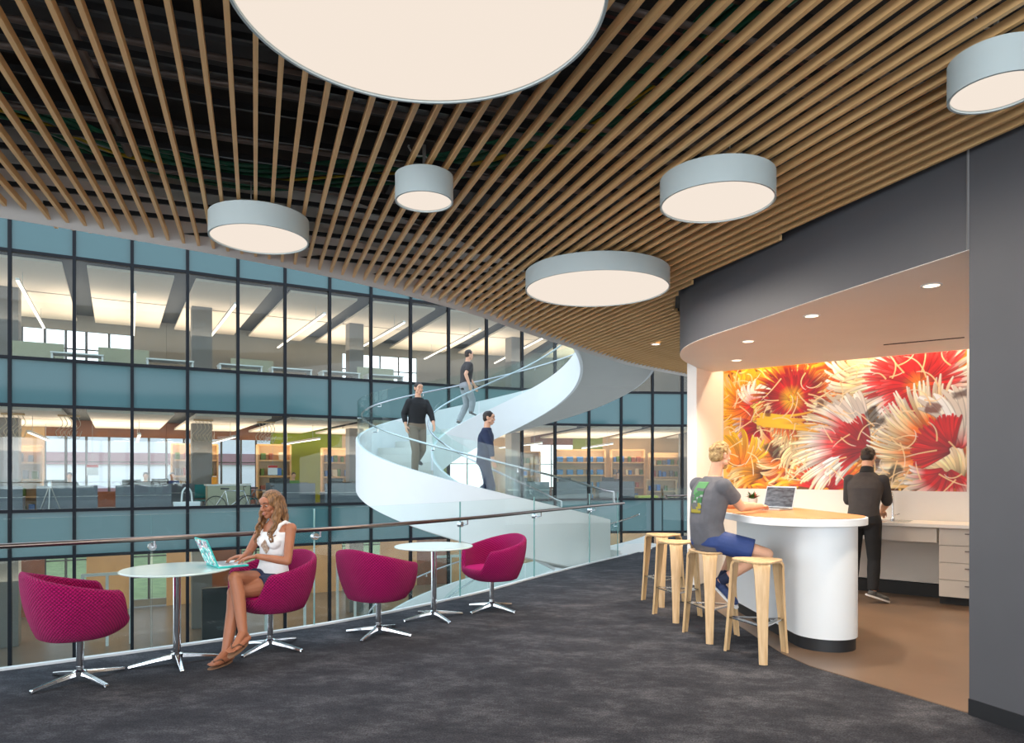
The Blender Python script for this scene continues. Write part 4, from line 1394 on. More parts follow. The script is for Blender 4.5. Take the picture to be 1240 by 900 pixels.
m_greyshoe = mat('grey_canvas_shoe', (88, 88, 88), 0.7, var=0.15, scale=30)


def ringat(c, r, f, hw, hd, n=22, e=2.3):
    out = []
    for k in range(n):
        a = 2 * PI * k / n
        q = superell(a, hw, hd, e)
        out.append(c + r * (math.cos(a) * q) + f * (math.sin(a) * q))
    return out


class Pose:
    """Joints of one figure, in the figure's own frame."""
    def __init__(s, J, f, hf, k=1.0, female=False):
        s.J = {a: V(b) for a, b in J.items()}
        s.f = V((f[0], f[1], 0)).normalized()
        s.hf = V(hf).normalized()
        s.k = k; s.fem = female
        s.r = s.f.cross(V((0, 0, 1))).normalized()      # figure's right-hand side
        up = V((0, 0, 1))
        s.hr = s.hf.cross(up).normalized(); s.hu = s.hr.cross(s.hf).normalized()


def torso(mb, P, g=0.0, low=-0.10, top=True, neck=True):
    J = P.J; k = P.k; r, f = P.r, P.f
    sl = (J['shL'] - J['shR']); rr = -V((sl.x, sl.y, sl.z)).normalized()
    ff = V((0, 0, 1)).cross(rr).normalized() if True else f
    pel, wai, che, nk_ = J['pelvis'], J['waist'], J['chest'], J['neck']
    sh = (J['shL'] + J['shR']) / 2
    fem = P.fem
    rings = []
    dn = (pel - wai).normalized()
    def add(c, a, hw, hd, mixr=0.0):
        q = (r * (1 - mixr) + rr * mixr).normalized(); h = V((0, 0, 1)).cross(q).normalized()
        rings.append(ringat(c, q, h, (hw + g) if hw else .01, (hd + g)))
    add(pel + dn * (-low) * k * 1.0, 0, .11 * k, .075 * k)
    add(pel + dn * .04 * k, 0, (.172 if fem else .165) * k, .112 * k)
    add(pel - dn * .04 * k, 0, (.168 if fem else .160) * k, .112 * k)
    add(wai, 0, (.122 if fem else .148) * k, (.09 if fem else .108) * k, .3)
    add(wai.lerp(che, .55), 0, (.136 if fem else .165) * k, (.10 if fem else .115) * k, .6)
    add(che, 0, (.15 if fem else .178) * k, (.112 if fem else .122) * k, 1)
    add(che.lerp(sh, .65) + (nk_ - sh) * .1, 0, (.152 if fem else .18) * k, (.095 if fem else .11) * k, 1)
    if top:
        add(sh.lerp(nk_, .45), 0, (.12 if fem else .145) * k, .075 * k, 1)
        add(nk_, 0, .065 * k, .06 * k, 1)
    mb.ring([x[::-1] for x in rings])
    return rr, ff


def hand(mb, w, d, n, s, k=1.0, curl=0.5, fingers=True):
    """w wrist, d pointing direction, n palm-side normal, s direction of the thumb side."""
    d = V(d).normalized(); n = V(n); n = (n - d * n.dot(d)).normalized(); s = V(s); s = (s - d * s.dot(d) - n * s.dot(n)).normalized()
    R = Matrix((s, d, n)).transposed()
    mb.ellipsoid(w + d * .048 * k, (.039 * k, .052 * k, .0165 * k), R, 14, 8)
    mb.ellipsoid(w + d * .028 * k + s * .018 * k + n * .004, (.02 * k, .03 * k, .016 * k), R, 12, 8)
    if not fingers: return
    for off, L, bb in ((.029, .070, .084), (.0095, .079, .092), (-.0100, .073, .089), (-.0295, .056, .078)):
        p = w + d * bb * k + s * off * k
        ang = 0.12 + .25 * curl
        q = w + d * .05 * k + s * off * .8 * k
        mb.capsule(q, .0098 * k, p, .0095 * k, 10)
        spread = s * (off * 2.2)
        for seg, (l, ra, rb) in enumerate(((.44, .0092, .0086), (.31, .0086, .0078), (.25, .0078, .0066))):
            dr = (d * math.cos(ang) + n * math.sin(ang) + spread * .6).normalized()
            e = p + dr * (L * l * k)
            mb.capsule(p, ra * k, e, rb * k, 10)
            p = e; ang += .45 * curl + .1
    p = w + d * .02 * k + s * .026 * k + n * .004
    for dr, l, ra, rb in (((.62, .75, .25), .040, .0135, .0115), ((.85, .42, .3), .032, .0112, .0098), ((.95, .15, .28), .024, .0098, .0076)):
        q = p + (d * dr[0] + s * dr[1] + n * dr[2]).normalized() * (l * k)
        mb.capsule(p, ra * k, q, rb * k, 10); p = q


def head_shapes(mb, P):
    c, f, u, r, k = P.J['head'], P.hf, P.hu, P.hr, P.k
    R = Matrix((r, f, u)).transposed()
    E = lambda o, rad: mb.ellipsoid(c + (r * o[0] + f * o[1] + u * o[2]) * k, tuple(x * k for x in rad), R, 18, 12)
    pt = lambda o: c + (r * o[0] + f * o[1] + u * o[2]) * k
    E((0, -.012, .028), (.073, .094, .094)); E((0, .018, -.035), (.057, .068, .072))
    E((0, .055, -.082), (.032, .034, .028)); E((0, .07, .045), (.055, .026, .04))
    mb.capsule(pt((0, .086, .022)), .0085 * k, pt((0, .1035, -.022)), .0105 * k, 10)
    for sx in (-1, 1):
        mb.capsule(pt((0, .097, -.024)), .008 * k, pt((sx * .011, .092, -.026)), .009 * k, 8)
        E((sx * .036, .060, -.018), (.024, .028, .024)); E((sx * .050, .02, -.058), (.016, .035, .022))
        mb.capsule(pt((sx * .012, .088, .033)), .009 * k, pt((sx * .046, .074, .034)), .009 * k, 8)
        E((sx * .076, -.012, -.004), (.010, .019, .032)); E((sx * .078, -.016, .012), (.012, .017, .016))
    mb.capsule(pt((-.017, .088, -.056)), .0085 * k, pt((.017, .088, -.056)), .0085 * k, 8)
    E((0, .091, -.066), (.016, .010, .006))
    mb.capsule(P.J['neck'] - V((0, 0, .03)), (.05 if P.fem else .06) * k, pt((0, -.018, -.055)), (.044 if P.fem else .053) * k, 16)


def face_parts(P, t, brow):
    c, f, u, r, k = P.J['head'], P.hf, P.hu, P.hr, P.k
    pt = lambda o: c + (r * o[0] + f * o[1] + u * o[2]) * k
    R = Matrix((r, f, u)).transposed()
    for sx in (-1, 1):
        mb = MB(); mb.ellipsoid(pt((sx * .031, .0755, .010)), (.0125 * k, .0090 * k, .0042 * k), R, 12, 8); e = mb.build('eye', m_eyewhite, t, smooth=True)
        mb = MB(); mb.ellipsoid(pt((sx * .031, .0815, .0085)), (.0085 * k, .0048 * k, .0046 * k), R, 10, 8); mb.build('iris', m_eyedark, e, smooth=True)
        mb = MB(); mb.tube([pt((sx * .015, .097, .036)), pt((sx * .032, .092, .041)), pt((sx * .05, .078, .036))], .0035 * k, 8); mb.build('eyebrow', brow, t, smooth=True)
    mb = MB(); mb.tube([pt((-.022, .089, -.057)), pt((-.008, .0975, -.054)), pt((0, .0975, -.056)), pt((.008, .0975, -.054)), pt((.022, .089, -.057))], [.002 * k, .0052 * k, .005 * k, .0052 * k, .002 * k], 8)
    mb.tube([pt((-.018, .090, -.062)), pt((0, .0965, -.0655)), pt((.018, .090, -.062))], [.002 * k, .0062 * k, .002 * k], 8)
    mb.build('lips', m_lips, t, smooth=True)


def limbs(mb, P, arms=True, legs=True, feet=True):
    J = P.J; k = P.k; q = .88 if P.fem else 1.0
    for s in 'LR':
        if arms:
            mb.ellipsoid(J['sh' + s], (.058 * q * k,) * 3, None, 14, 10)
            mb.capsule(J['sh' + s], .052 * q * k, J['el' + s], .041 * q * k)
            mid = J['el' + s].lerp(J['wr' + s], .3)
            mb.capsule(J['el' + s], .040 * q * k, mid, .041 * q * k); mb.capsule(mid, .041 * q * k, J['wr' + s], .027 * q * k)
        if legs:
            h, kn, an, to = J['hip' + s], J['kn' + s], J['an' + s], J['toe' + s]
            mb.capsule(h, .088 * k, h.lerp(kn, .55), .074 * k); mb.capsule(h.lerp(kn, .55), .074 * k, kn, .056 * k)
            calf = kn.lerp(an, .3)
            dk = (an - kn).normalized(); bk = (h - kn).normalized(); bk = (bk - dk * bk.dot(dk))
            bk = bk.normalized() * .014 if bk.length > .05 else V((0, 0, 0))
            mb.capsule(kn, .053 * k, calf + bk, .056 * k); mb.capsule(calf + bk, .056 * k, an, .037 * k)
            if feet:
                d = (to - an); hd = V((d.x, d.y, d.z)).normalized()
                dn = (V((0, 0, -1)) - hd * (-hd.z)); dn = dn.normalized() if dn.length > .2 else V((0, 0, -1))
                heel = J.get('heel' + s, an - hd * .04 * k + dn * .05 * k)
                mb.capsule(an, .036 * k, heel, .030 * k, 12)
                ball = heel.lerp(to, .72)
                sd = hd.cross(V((0, 0, 1))).normalized() if abs(hd.z) < .95 else P.r
                mb.capsule(an + hd * .02, .034 * k, ball + V((0, 0, .012)), .022 * k, 12)
                for o in (-.022, -.008, .008, .022):
                    mb.capsule(heel + sd * o * .6, .024 * k, ball + sd * o * 1.1, .02 * k, 10)
                for i, o in enumerate((-.030, -.014, .001, .015, .028)):
                    rad = (.011, .0085, .0082, .0078, .0074)[i if s == 'L' else 4 - i] if True else .008
                    mb.capsule(ball + sd * o * 1.0, rad * 1.3 * k, to + sd * o * 1.05 - hd * .012 * abs(o) / .03, rad * k, 10)


def tee(name, P, m, t, sleeve=.55, g=.016, low=-.14, voxel=.008, straps=False):
    mb = MB(); torso(mb, P, g, low)
    J = P.J; k = P.k; q = .88 if P.fem else 1.0
    for s in 'LR':
        a = J['sh' + s]
        full = sleeve > 1.0
        e = J['el' + s] if full else a.lerp(J['el' + s], sleeve)
        mb.ellipsoid(a, ((.06 * q + g) * k,) * 3, None, 14, 10)
        mb.tube([a, a.lerp(e, .5), e], [(.056 * q + g) * k, (.054 * q + g) * k, (.05 * q + g * (1.1 if not full else .8)) * k], 16)
        if full:
            w_ = e.lerp(J['wr' + s], sleeve - 1.0)
            mb.capsule(e, (.045 * q + g * .7) * k, e, (.045 * q + g * .7) * k)
            mb.tube([e, e.lerp(w_, .5), w_], [(.045 * q + g * .7) * k, (.042 * q + g * .6) * k, (.034 * q + g * .6) * k], 16)
    return remeshed(mb, name, m, t, voxel, 5)


def trousers(name, P, m, t, end=1.0, g=.012, voxel=.008, flare=1.0):
    """end: 1 = at the ankle, below that the fraction of the thigh (0-.99 when shorts)."""
    mb = MB(); J = P.J; k = P.k
    dn = (J['pelvis'] - J['waist']).normalized()
    rings = []
    for off, hw, hd in ((.10, .12, .085), (.04, .174, .116), (-.03, .168, .114), (-.085, .150, .108)):
        rings.append(ringat(J['pelvis'] + dn * off * k, P.r, P.f, (hw + g) * k, (hd + g) * k))
    mb.ring([x[::-1] for x in rings])
    for s in 'LR':
        h, kn, an = J['hip' + s], J['kn' + s], J['an' + s]
        mb.capsule(h, (.09 + g) * k, h, (.09 + g) * k)
        if end < 1.0:
            e = h.lerp(kn, end)
            mb.tube([h, h.lerp(e, .5), e], [(.090 + g) * k, (.084 + g * 1.4) * k, (.078 + g * 1.9 * flare) * k], 18)
        else:
            mb.tube([h, h.lerp(kn, .5), kn], [(.09 + g) * k, (.076 + g) * k, (.060 + g) * k], 18)
            mb.capsule(kn, (.058 + g) * k, kn, (.058 + g) * k)
            an2 = kn.lerp(an, .97)
            mb.tube([kn, kn.lerp(an2, .35), an2], [(.058 + g) * k, (.060 + g) * k, (.044 + g * 1.2) * k], 18)
    return remeshed(mb, name, m, t, voxel, 5)


def shoe(P, s, m, t, sole=m_whitesole, sock=None):
    J = P.J; k = P.k
    an, to = J['an' + s], J['toe' + s]
    hd = (to - an).normalized()
    dn = (V((0, 0, -1)) - hd * (-hd.z)); dn = dn.normalized() if dn.length > .2 else V((0, 0, -1))
    fwd = (to - (an + dn * .065 * k)); fwd = (fwd - dn * fwd.dot(dn)).normalized()
    sd = fwd.cross(dn).normalized()
    heel = an - fwd * .045 * k + dn * .022 * k
    L = max(.2, (to - heel).dot(fwd))
    R = Matrix((sd, fwd, -dn)).transposed()
    mb = MB()
    mb.ellipsoid(heel + fwd * .045 * k, (.040 * k, .05 * k, .045 * k), R, 14, 10)
    mb.tube([an - dn * .005, an + dn * .04 * k], [.045 * k, .043 * k], 14)
    mb.capsule(an + dn * .03 * k, .038 * k, heel + fwd * L * .70 + dn * .012, .034 * k)
    mb.ellipsoid(heel + fwd * L * .76 + dn * .012, (.047 * k, .075 * k, .032 * k), R, 14, 10)
    o = remeshed(mb, 'shoe', m, t, .006, 4)
    mb = MB(); pts = []
    outline = []
    for q in range(28):
        a = 2 * PI * q / 28
        y = math.cos(a); x = math.sin(a)
        wid = .044 + .008 * max(0, y)
        outline.append(heel + fwd * (L * .5 + y * (L * .5 + .03 * k)) + sd * (x * wid * k) + dn * .028 * k)
    mb.ring([outline, [p + dn * .02 * k for p in outline]]); mb.build('sole', sole, o, smooth=True, angle=40)
    if sock:
        mb = MB(); kn = J['kn' + s]; up = (kn - an).normalized()
        mb.tube([an, an + up * .09 * k], [.043 * k, .047 * k], 16); mb.build('sock', sock, t, smooth=True, angle=60)


def patch(t, on, src, direction, right, w_, h_, name, m, nx=14, ny=14, shape=None, lift=.003):
    """A printed patch laid on a garment by casting a small grid on to its surface."""
    dg = bpy.context.evaluated_depsgraph_get()
    bv = BVHTree.FromPolygons([v.co.copy() for v in on.data.vertices], [tuple(p.vertices) for p in on.data.polygons])
    d = V(direction).normalized(); r = V(right).normalized(); u = r.cross(d).normalized()
    if u.z < 0: u = -u
    pts = {}; mb = MB()
    for i in range(nx + 1):
        for j in range(ny + 1):
            a, b_ = i / nx * 2 - 1, j / ny * 2 - 1
            if shape: a, b_ = shape(a, b_)
            hit = bv.ray_cast(V(src) + r * (a * w_ / 2) + u * (b_ * h_ / 2), d)
            if hit[0] is not None:
                pts[(i, j)] = len(mb.v); mb.v.append(tuple(hit[0] - d * lift))
    for i in range(nx):
        for j in range(ny):
            q = [pts.get(x) for x in ((i, j), (i + 1, j), (i + 1, j + 1), (i, j + 1))]
            if None not in q: mb.f.append(tuple(q)); mb.m.append(0)
    o = mb.build(name, m, t, smooth=True)
    s = o.modifiers.new('S', 'SOLIDIFY'); s.thickness = .002
    return o


def local(J, root):
    r = V(root); return {a: V(b) - r for a, b in J.items()}

# ---------------------------------------------------------------- seated woman
wroot = (-2.05, 5.95, 0.48)
J = dict(pelvis=(-2.035, 5.94, .575), waist=(-2.02, 5.945, .735), chest=(-1.985, 5.925, .925), neck=(-1.985, 5.905, 1.085), head=(-2.015, 5.87, 1.222),
         shL=(-1.835, 5.825, 1.025), elL=(-1.835, 5.735, .765), wrL=(-2.055, 5.66, .815), shR=(-2.125, 5.985, 1.025), elR=(-2.235, 5.945, .80), wrR=(-2.185, 5.735, .812),
         hipL=(-1.965, 5.855, .56), knL=(-2.225, 5.615, .53), anL=(-2.235, 5.485, .085), toeL=(-2.285, 5.315, .030), heelL=(-2.215, 5.515, .042),
         hipR=(-2.105, 5.965, .575), knR=(-2.20, 5.57, .655), anR=(-2.095, 5.465, .245), toeR=(-2.13, 5.285, .135), heelR=(-2.078, 5.50, .195))
W = thing('person', 'blonde woman in a white tank top typing in a magenta chair, legs crossed', 'person', wroot)
P = Pose(local(J, wroot), (-.55, -.83), (-.50, -.84, -.24), .95, True)
mb = MB(); torso(mb, P); head_shapes(mb, P); limbs(mb, P)
for s, th in (('L', (-.45, .85, 0)), ('R', (.45, -.85, 0))):
    hand(mb, P.J['wr' + s], (-.86, -.46, -.10), (0, 0, -1), th, .93, .55)
remeshed(mb, 'body', m_skin_tan, W, .0045, 3)
face_parts(P, W, m_darkhair)
# tank top with straps
mb = MB(); torso(mb, P, .010, -.05, top=False)
for s in 'LR':
    a = P.J['sh' + s].lerp(P.J['neck'], .38)
    fr = P.J['chest'].lerp(P.J['sh' + s], .5) + P.f * .085; bk = P.J['chest'].lerp(P.J['sh' + s], .5) - P.f * .085
    mb.tube([fr, a + P.f * .055 + V((0, 0, .005)), a + V((0, 0, .03)), a - P.f * .055 + V((0, 0, .005)), bk], .017, 10)
for sx in (-1, 1):
    mb.ellipsoid(P.J['chest'] + P.f * .075 + P.r * (.065 * sx) - V((0, 0, .01)), (.068, .058, .062), Matrix((P.r, P.f, V((0, 0, 1)))).transposed(), 16, 10)
tank = remeshed(mb, 'tank_top', m_tank, W, .006, 5)
m_star = mat('brown_chest_print', (146, 112, 88), .8, rgb2=(196, 176, 158), scale=50)
patch(W, tank, P.J['chest'] + P.f * .5 - V((0, 0, .05)), -P.f, P.r, .10, .12, 'chest_print', m_star, 14, 14, lambda a, b: (a * (1 - .45 * abs(b)), b * (1 - .45 * abs(a))))
trousers('shorts', P, m_navy, W, .38, .010, .006)
# long wavy hair
mb = MB(); c, f, u, r = P.J['head'], P.hf, P.hu, P.hr
R = Matrix((r, f, u)).transposed()
mb.ellipsoid(c - f * .020 + u * .036, (.083, .093, .088), R, 20, 14)
mb.ellipsoid(c - f * .05 - u * .01, (.076, .06, .09), R, 16, 12)
rnd = random.Random(4)
for i in range(64):
    a = math.radians(62 + (298 - 62) * (i + .5) / 64)        # 0 = front of the face
    if abs(a - PI) < .2 and i % 2: pass
    side = math.sin(a); fr_ = math.cos(a)
    st = c + r * (side * .072) + f * (fr_ * .072 - .022) + u * (.075 - .02 * abs(fr_))
    pts = []; Ls = .34 + rnd.uniform(-.05, .05); ph = rnd.uniform(0, 6.28); amp = rnd.uniform(.010, .019)
    side2 = side
    for q in range(15):
        ff_ = q / 14
        out_ = 1 + .34 * min(1, ff_ * 2.2) - .12 * max(0, ff_ - .6)
        drop = ff_ * Ls
        base = c + r * (side2 * .070 * out_) + f * ((fr_ * .074 * out_) - .022)
        front_pull = P.f * (.075 * ff_ ** 2 if fr_ > -.35 else -.02 * ff_)
        p = V((base.x, base.y, 0)) + V((0, 0, st.z - drop)) + front_pull + r * (math.sin(ph + ff_ * 17) * amp * ff_ ** .5) + f * (math.cos(ph + ff_ * 15) * amp * .8 * ff_ ** .5)
        pts.append(p)
    pts[0] = st
    mb.tube(pts, [.015 - .0095 * (q / 14) ** 1.5 for q in range(15)], 8)
remeshed(mb, 'hair', m_blonde, W, .0048, 1)
# flip-flops
for s in 'LR':
    heel, toe = P.J['heel' + s], P.J['toe' + s]
    fw = (toe - heel).normalized(); sd = fw.cross(V((0, 0, 1))).normalized(); dn = sd.cross(fw).normalized()
    if dn.z > 0: dn = -dn
    out_ = []
    for q in range(30):
        a = 2 * PI * q / 30; y = math.cos(a); x = math.sin(a)
        out_.append(heel.lerp(toe, .5) + fw * (y * .128) + sd * (x * (.036 + .010 * y)) + dn * (.025))
    mb = MB(); mb.ring([out_, [p + dn * .016 for p in out_]]); fl_ = mb.build('flip_flop', m_sole, W, smooth=True, angle=40)
    b0 = heel.lerp(toe, .82) + dn * .02; 
    mb = MB()
    for sx in (-1, 1):
        e = heel.lerp(toe, .42) + sd * (.037 * sx) + dn * .022
        mb.tube([b0 - dn * .035, (b0 + e) / 2 + sd * (.014 * sx) - dn * .045, e], [.006, .008, .006], 8)
    mb.tube([b0, b0 - dn * .035], .004, 8)
    mb.build('strap', m_strap, fl_, smooth=True)
# ---------------------------------------------------------------- turquoise laptop
def floral_material():
    m, nt, out = new_mat('floral_lid_print')
    b = N(nt, 'ShaderNodeBsdfPrincipled'); b.inputs['Roughness'].default_value = .35
    tc = N(nt, 'ShaderNodeTexCoord'); no = N(nt, 'ShaderNodeTexNoise'); no.inputs['Scale'].default_value = 9
    nt.links.new(tc.outputs['Object'], no.inputs['Vector'])
    ad = N(nt, 'ShaderNodeMix', data_type='RGBA'); ad.inputs[0].default_value = .22
    nt.links.new(tc.outputs['Object'], ad.inputs[6]); nt.links.new(no.outputs['Color'], ad.inputs[7])
    vo = N(nt, 'ShaderNodeTexVoronoi'); vo.inputs['Scale'].default_value = 44
    nt.links.new(ad.outputs[2], vo.inputs['Vector'])
    sp = N(nt, 'ShaderNodeSeparateColor'); nt.links.new(vo.outputs['Color'], sp.inputs[0])
    r = N(nt, 'ShaderNodeValToRGB'); r.color_ramp.interpolation = 'CONSTANT'
    e = r.color_ramp.elements
    e[0].position = 0; e[0].color = lin((64, 190, 186)); e[1].position = .3; e[1].color = lin((240, 246, 244))
    for p, cc in ((.5, (226, 110, 150)), (.62, (40, 120, 130)), (.74, (150, 214, 206)), (.86, (246, 190, 120)), (.93, (250, 250, 250))):
        k = e.new(p); k.color = lin(cc)
    nt.links.new(sp.outputs[0], r.inputs[0]); nt.links.new(r.outputs[0], b.inputs['Base Color']); nt.links.new(b.outputs[0], out.inputs[0])
    return m
m_floral = floral_material()
m_turq = mat('turquoise_plastic', (52, 186, 180), .35, var=.05, scale=10)
m_silver = mat('silver_aluminium', (196, 198, 200), .35, .8, var=.03)
m_key = mat('key_black', (36, 36, 38), .5, var=.1)
m_keyw = mat('key_white', (232, 234, 234), .5, var=.04)
m_screen_on = emit_mat('bright_screen', (210, 222, 236), .6)

def make_laptop(label, loc, fx, fy, width, depth, mbase, mlid, mdeck, mkey, mscreen, ang):
    """The screen faces (fx, fy): towards its user."""
    t = thing('laptop', label, 'laptop', loc, math.atan2(fy, fx) + PI / 2)      # user on -Y side
    hw, hd = width / 2, depth / 2
    mb = MB(); mb.box((0, 0, .008), (width, depth, .016)); mb.build('base', mbase, t, bevel=.004)
    mb = MB(); mb.box((0, 0, .0165), (width - .012, depth - .012, .002)); mb.build('deck', mdeck, t)
    mb = MB()
    for rw in range(5):
        for kx in range(13):
            mb.box((-hw + .03 + kx * (width - .06) / 12, hd - .045 - rw * .019, .0185), ((width - .06) / 12 - .003, .016, .003))
    mb.build('keyboard', mkey, t)
    mb = MB(); mb.box((0, -hd + .05, .018), (.10, .065, .002)); mb.build('trackpad', mdeck, t)
    ca_, sa = math.cos(ang), math.sin(ang)
    R = Matrix.Rotation(-(ang - PI / 2), 3, 'X')
    H = depth * .98
    c = V((0, hd, .014)) + R @ V((0, 0, H / 2))
    mb = MB(); mb.box(c, (width, .010, H), rot=R); lid = mb.build('lid', mlid[0], t, bevel=.003)
    mb = MB(); mb.box(c + R @ V((0, .0055, 0)), (width - .014, .002, H - .014), rot=R); mb.build('lid_cover', mlid[1], lid)
    mb = MB(); mb.box(c - R @ V((0, .0055, 0)), (width - .02, .002, H - .024), rot=R); mb.build('screen', mscreen, lid)
    mb = MB(); mb.tube([(-hw * .8, hd, .014), (hw * .8, hd, .014)], .008, 8); mb.build('hinge', mbase, t, smooth=True)
    return t
make_laptop('open laptop in a turquoise case with a flowered lid on the round glass table', (-2.30, 5.67, .741), .77, .63, .33, .235, m_turq, (m_turq, m_floral), m_keyw, m_silver, m_screen_on, math.radians(112))

# ---------------------------------------------------------------- man on the stool
mroot = (1.797, 6.36, 0.785)
J = dict(pelvis=(1.775, 6.345, .885), waist=(1.755, 6.34, 1.04), chest=(1.79, 6.36, 1.255), neck=(1.835, 6.385, 1.455), head=(1.90, 6.41, 1.64),
         shR=(1.87, 6.205, 1.365), elR=(2.06, 6.30, 1.178), wrR=(2.325, 6.56, 1.174), shL=(1.735, 6.55, 1.37), elL=(2.05, 6.76, 1.178), wrL=(2.345, 6.80, 1.174),
         hipR=(1.835, 6.265, .875), knR=(2.225, 6.13, .775), anR=(1.86, 6.265, .515), toeR=(1.985, 6.13, .364),
         hipL=(1.74, 6.435, .875), knL=(2.14, 6.60, .80), anL=(1.93, 6.47, .495), toeL=(2.045, 6.44, .364))
Mn = thing('person', 'blond man in a grey T-shirt and blue shorts sitting at the bar with a laptop', 'person', mroot)
P = Pose(local(J, mroot), (.93, .37), (.86, .46, -.16), 1.0)
mb = MB(); torso(mb, P); head_shapes(mb, P); limbs(mb, P, feet=False)
hand(mb, P.J['wrR'], (.62, .78, -.04), (0, 0, -1), (-.78, .62, 0), 1.0, .45)
hand(mb, P.J['wrL'], (.85, .50, -.04), (0, 0, -1), (.5, -.85, 0), 1.0, .45)
remeshed(mb, 'body', m_skin_fair, Mn, .0048, 3)
face_parts(P, Mn, m_blondem)
shirt = tee('t_shirt', P, m_greytee, Mn, .62, .018, -.12)
trousers('shorts', P, m_blueshort, Mn, .72, .014)
for s in 'LR': shoe(P, s, m_shoeblue, Mn, sock=m_navy)
def print_material():
    m, nt, out = new_mat('green_yellow_back_print')
    b = N(nt, 'ShaderNodeBsdfPrincipled'); b.inputs['Roughness'].default_value = .8
    tc = N(nt, 'ShaderNodeTexCoord'); vo = N(nt, 'ShaderNodeTexVoronoi'); vo.inputs['Scale'].default_value = 22
    sp = N(nt, 'ShaderNodeSeparateXYZ'); nt.links.new(tc.outputs['Object'], vo.inputs['Vector']); nt.links.new(tc.outputs['Object'], sp.inputs[0])
    s2 = N(nt, 'ShaderNodeSeparateColor'); nt.links.new(vo.outputs['Color'], s2.inputs[0])
    ad = N(nt, 'ShaderNodeMath', operation='MULTIPLY_ADD'); ad.inputs[1].default_value = .09
    nt.links.new(s2.outputs[0], ad.inputs[0]); nt.links.new(sp.outputs['Z'], ad.inputs[2])
    r = N(nt, 'ShaderNodeValToRGB'); r.color_ramp.interpolation = 'CONSTANT'; e = r.color_ramp.elements
    mr = N(nt, 'ShaderNodeMapRange'); mr.inputs[1].default_value = .36; mr.inputs[2].default_value = .66
    nt.links.new(ad.outputs[0], mr.inputs[0]); nt.links.new(mr.outputs[0], r.inputs[0])
    e[0].position = 0; e[0].color = lin((150, 138, 48)); e[1].position = .26; e[1].color = lin((96, 98, 98))
    for p, cc in ((.44, (150, 160, 156)), (.5, (58, 112, 66)), (.68, (92, 94, 98)), (.78, (84, 140, 88))):
        k = e.new(p); k.color = lin(cc)
    nt.links.new(r.outputs[0], b.inputs['Base Color']); nt.links.new(b.outputs[0], out.inputs[0])
    return m
patch(Mn, shirt, P.J['chest'] - P.f * .5 - V((0, 0, -.01)), P.f, -P.r, .14, .28, 'back_print', print_material(), 14, 22)
def short_hair(P, t, m, top=.026, n=220, seed=1, back=True, voxel=.0055):
    c, f, u, r = P.J['head'], P.hf, P.hu, P.hr
    R = Matrix((r, f, u)).transposed()
    mb = MB(); mb.ellipsoid(c - f * .020 * P.k + u * .040 * P.k, (.079 * P.k, .094 * P.k, .088 * P.k), R, 20, 14)
    mb.ellipsoid(c - f * .045 * P.k + u * .0 * P.k, (.074 * P.k, .062 * P.k, .075 * P.k), R, 18, 12)
    rnd = random.Random(seed)
    for i in range(n):
        th = rnd.uniform(0, 2 * PI); el = rnd.uniform(-.05, 1.5)
        d = r * (math.cos(th) * math.cos(el)) + f * (math.sin(th) * math.cos(el)) + u * math.sin(el)
        if d.dot(f) > .55 and d.dot(u) < .55: continue
        p = c - f * .018 + u * .038 + r * (d.dot(r) * .072) + f * (d.dot(f) * .088) + u * (d.dot(u) * .082)
        L = top * (.5 + .9 * max(0, d.dot(u))) * rnd.uniform(.7, 1.2)
        e = p + (d * .55 + f * (.75 if d.dot(u) > .5 else -.1) + r * rnd.uniform(-.25, .25) - u * (.5 if d.dot(u) < .5 else 0)).normalized() * L
        mb.capsule(p, .009, e, .004, 6)
    return remeshed(mb, 'hair', m, t, voxel, 1)
short_hair(P, Mn, m_blondem, .022, 420, 2)
mb = MB(); c, f, u, r = P.J['head'], P.hf, P.hu, P.hr; R = Matrix((r, f, u)).transposed()
mb.ellipsoid(c + (f * .055 - u * .080), (.0355, .0375, .032), R, 16, 10); mb.ellipsoid(c + f * .03 - u * .062, (.0565, .052, .035), R, 16, 10)
remeshed(mb, 'beard', m_blondem, Mn, .005, 2)
m_darkscreen = mat('dark_screen_glass', (58, 60, 66), .15, rgb2=(92, 96, 104), scale=14, stretch=(1, 1, 3), spec=.7)
make_laptop('open silver laptop with a dark screen on the oak bar top', (2.585, 7.0, 1.119), -.80, -.60, .33, .23, m_silver, (m_silver, m_silver), m_silver, m_key, m_darkscreen, math.radians(108))

# ---------------------------------------------------------------- man at the sink
sroot = (4.03, 8.04, 0.006)
w2 = WN; l2 = -WT
def sp_(d, l, z): return V((sroot[0], sroot[1], 0)) + w2 * d + l2 * l + V((0, 0, z))
J = dict(pelvis=sp_(-.02, 0, .955), waist=sp_(.0, 0, 1.10), chest=sp_(.075, 0, 1.31), neck=sp_(.155, 0, 1.495), head=sp_(.225, .0, 1.655),
         shR=sp_(.125, -.172, 1.395), elR=sp_(.20, -.205, 1.15), wrR=sp_(.43, -.11, 1.03), shL=sp_(.125, .172, 1.395), elL=sp_(.20, .205, 1.15), wrL=sp_(.43, .06, 1.03),
         hipR=sp_(-.02, -.092, .93), knR=sp_(.03, -.10, .50), anR=sp_(-.03, -.10, .142), toeR=sp_(.10, -.24, .080),
         hipL=sp_(-.02, .092, .93), knL=sp_(.02, .11, .50), anL=sp_(-.06, .12, .142), toeL=sp_(.12, .14, .080))
Sk = thing('person', 'dark-haired man in a charcoal sweater and black trousers bent over the sink', 'person', sroot)
P = Pose(local(J, sroot), (w2.x, w2.y), (w2.x * .86, w2.y * .86, -.5), 1.0)
mb = MB(); torso(mb, P); head_shapes(mb, P); limbs(mb, P, feet=False)
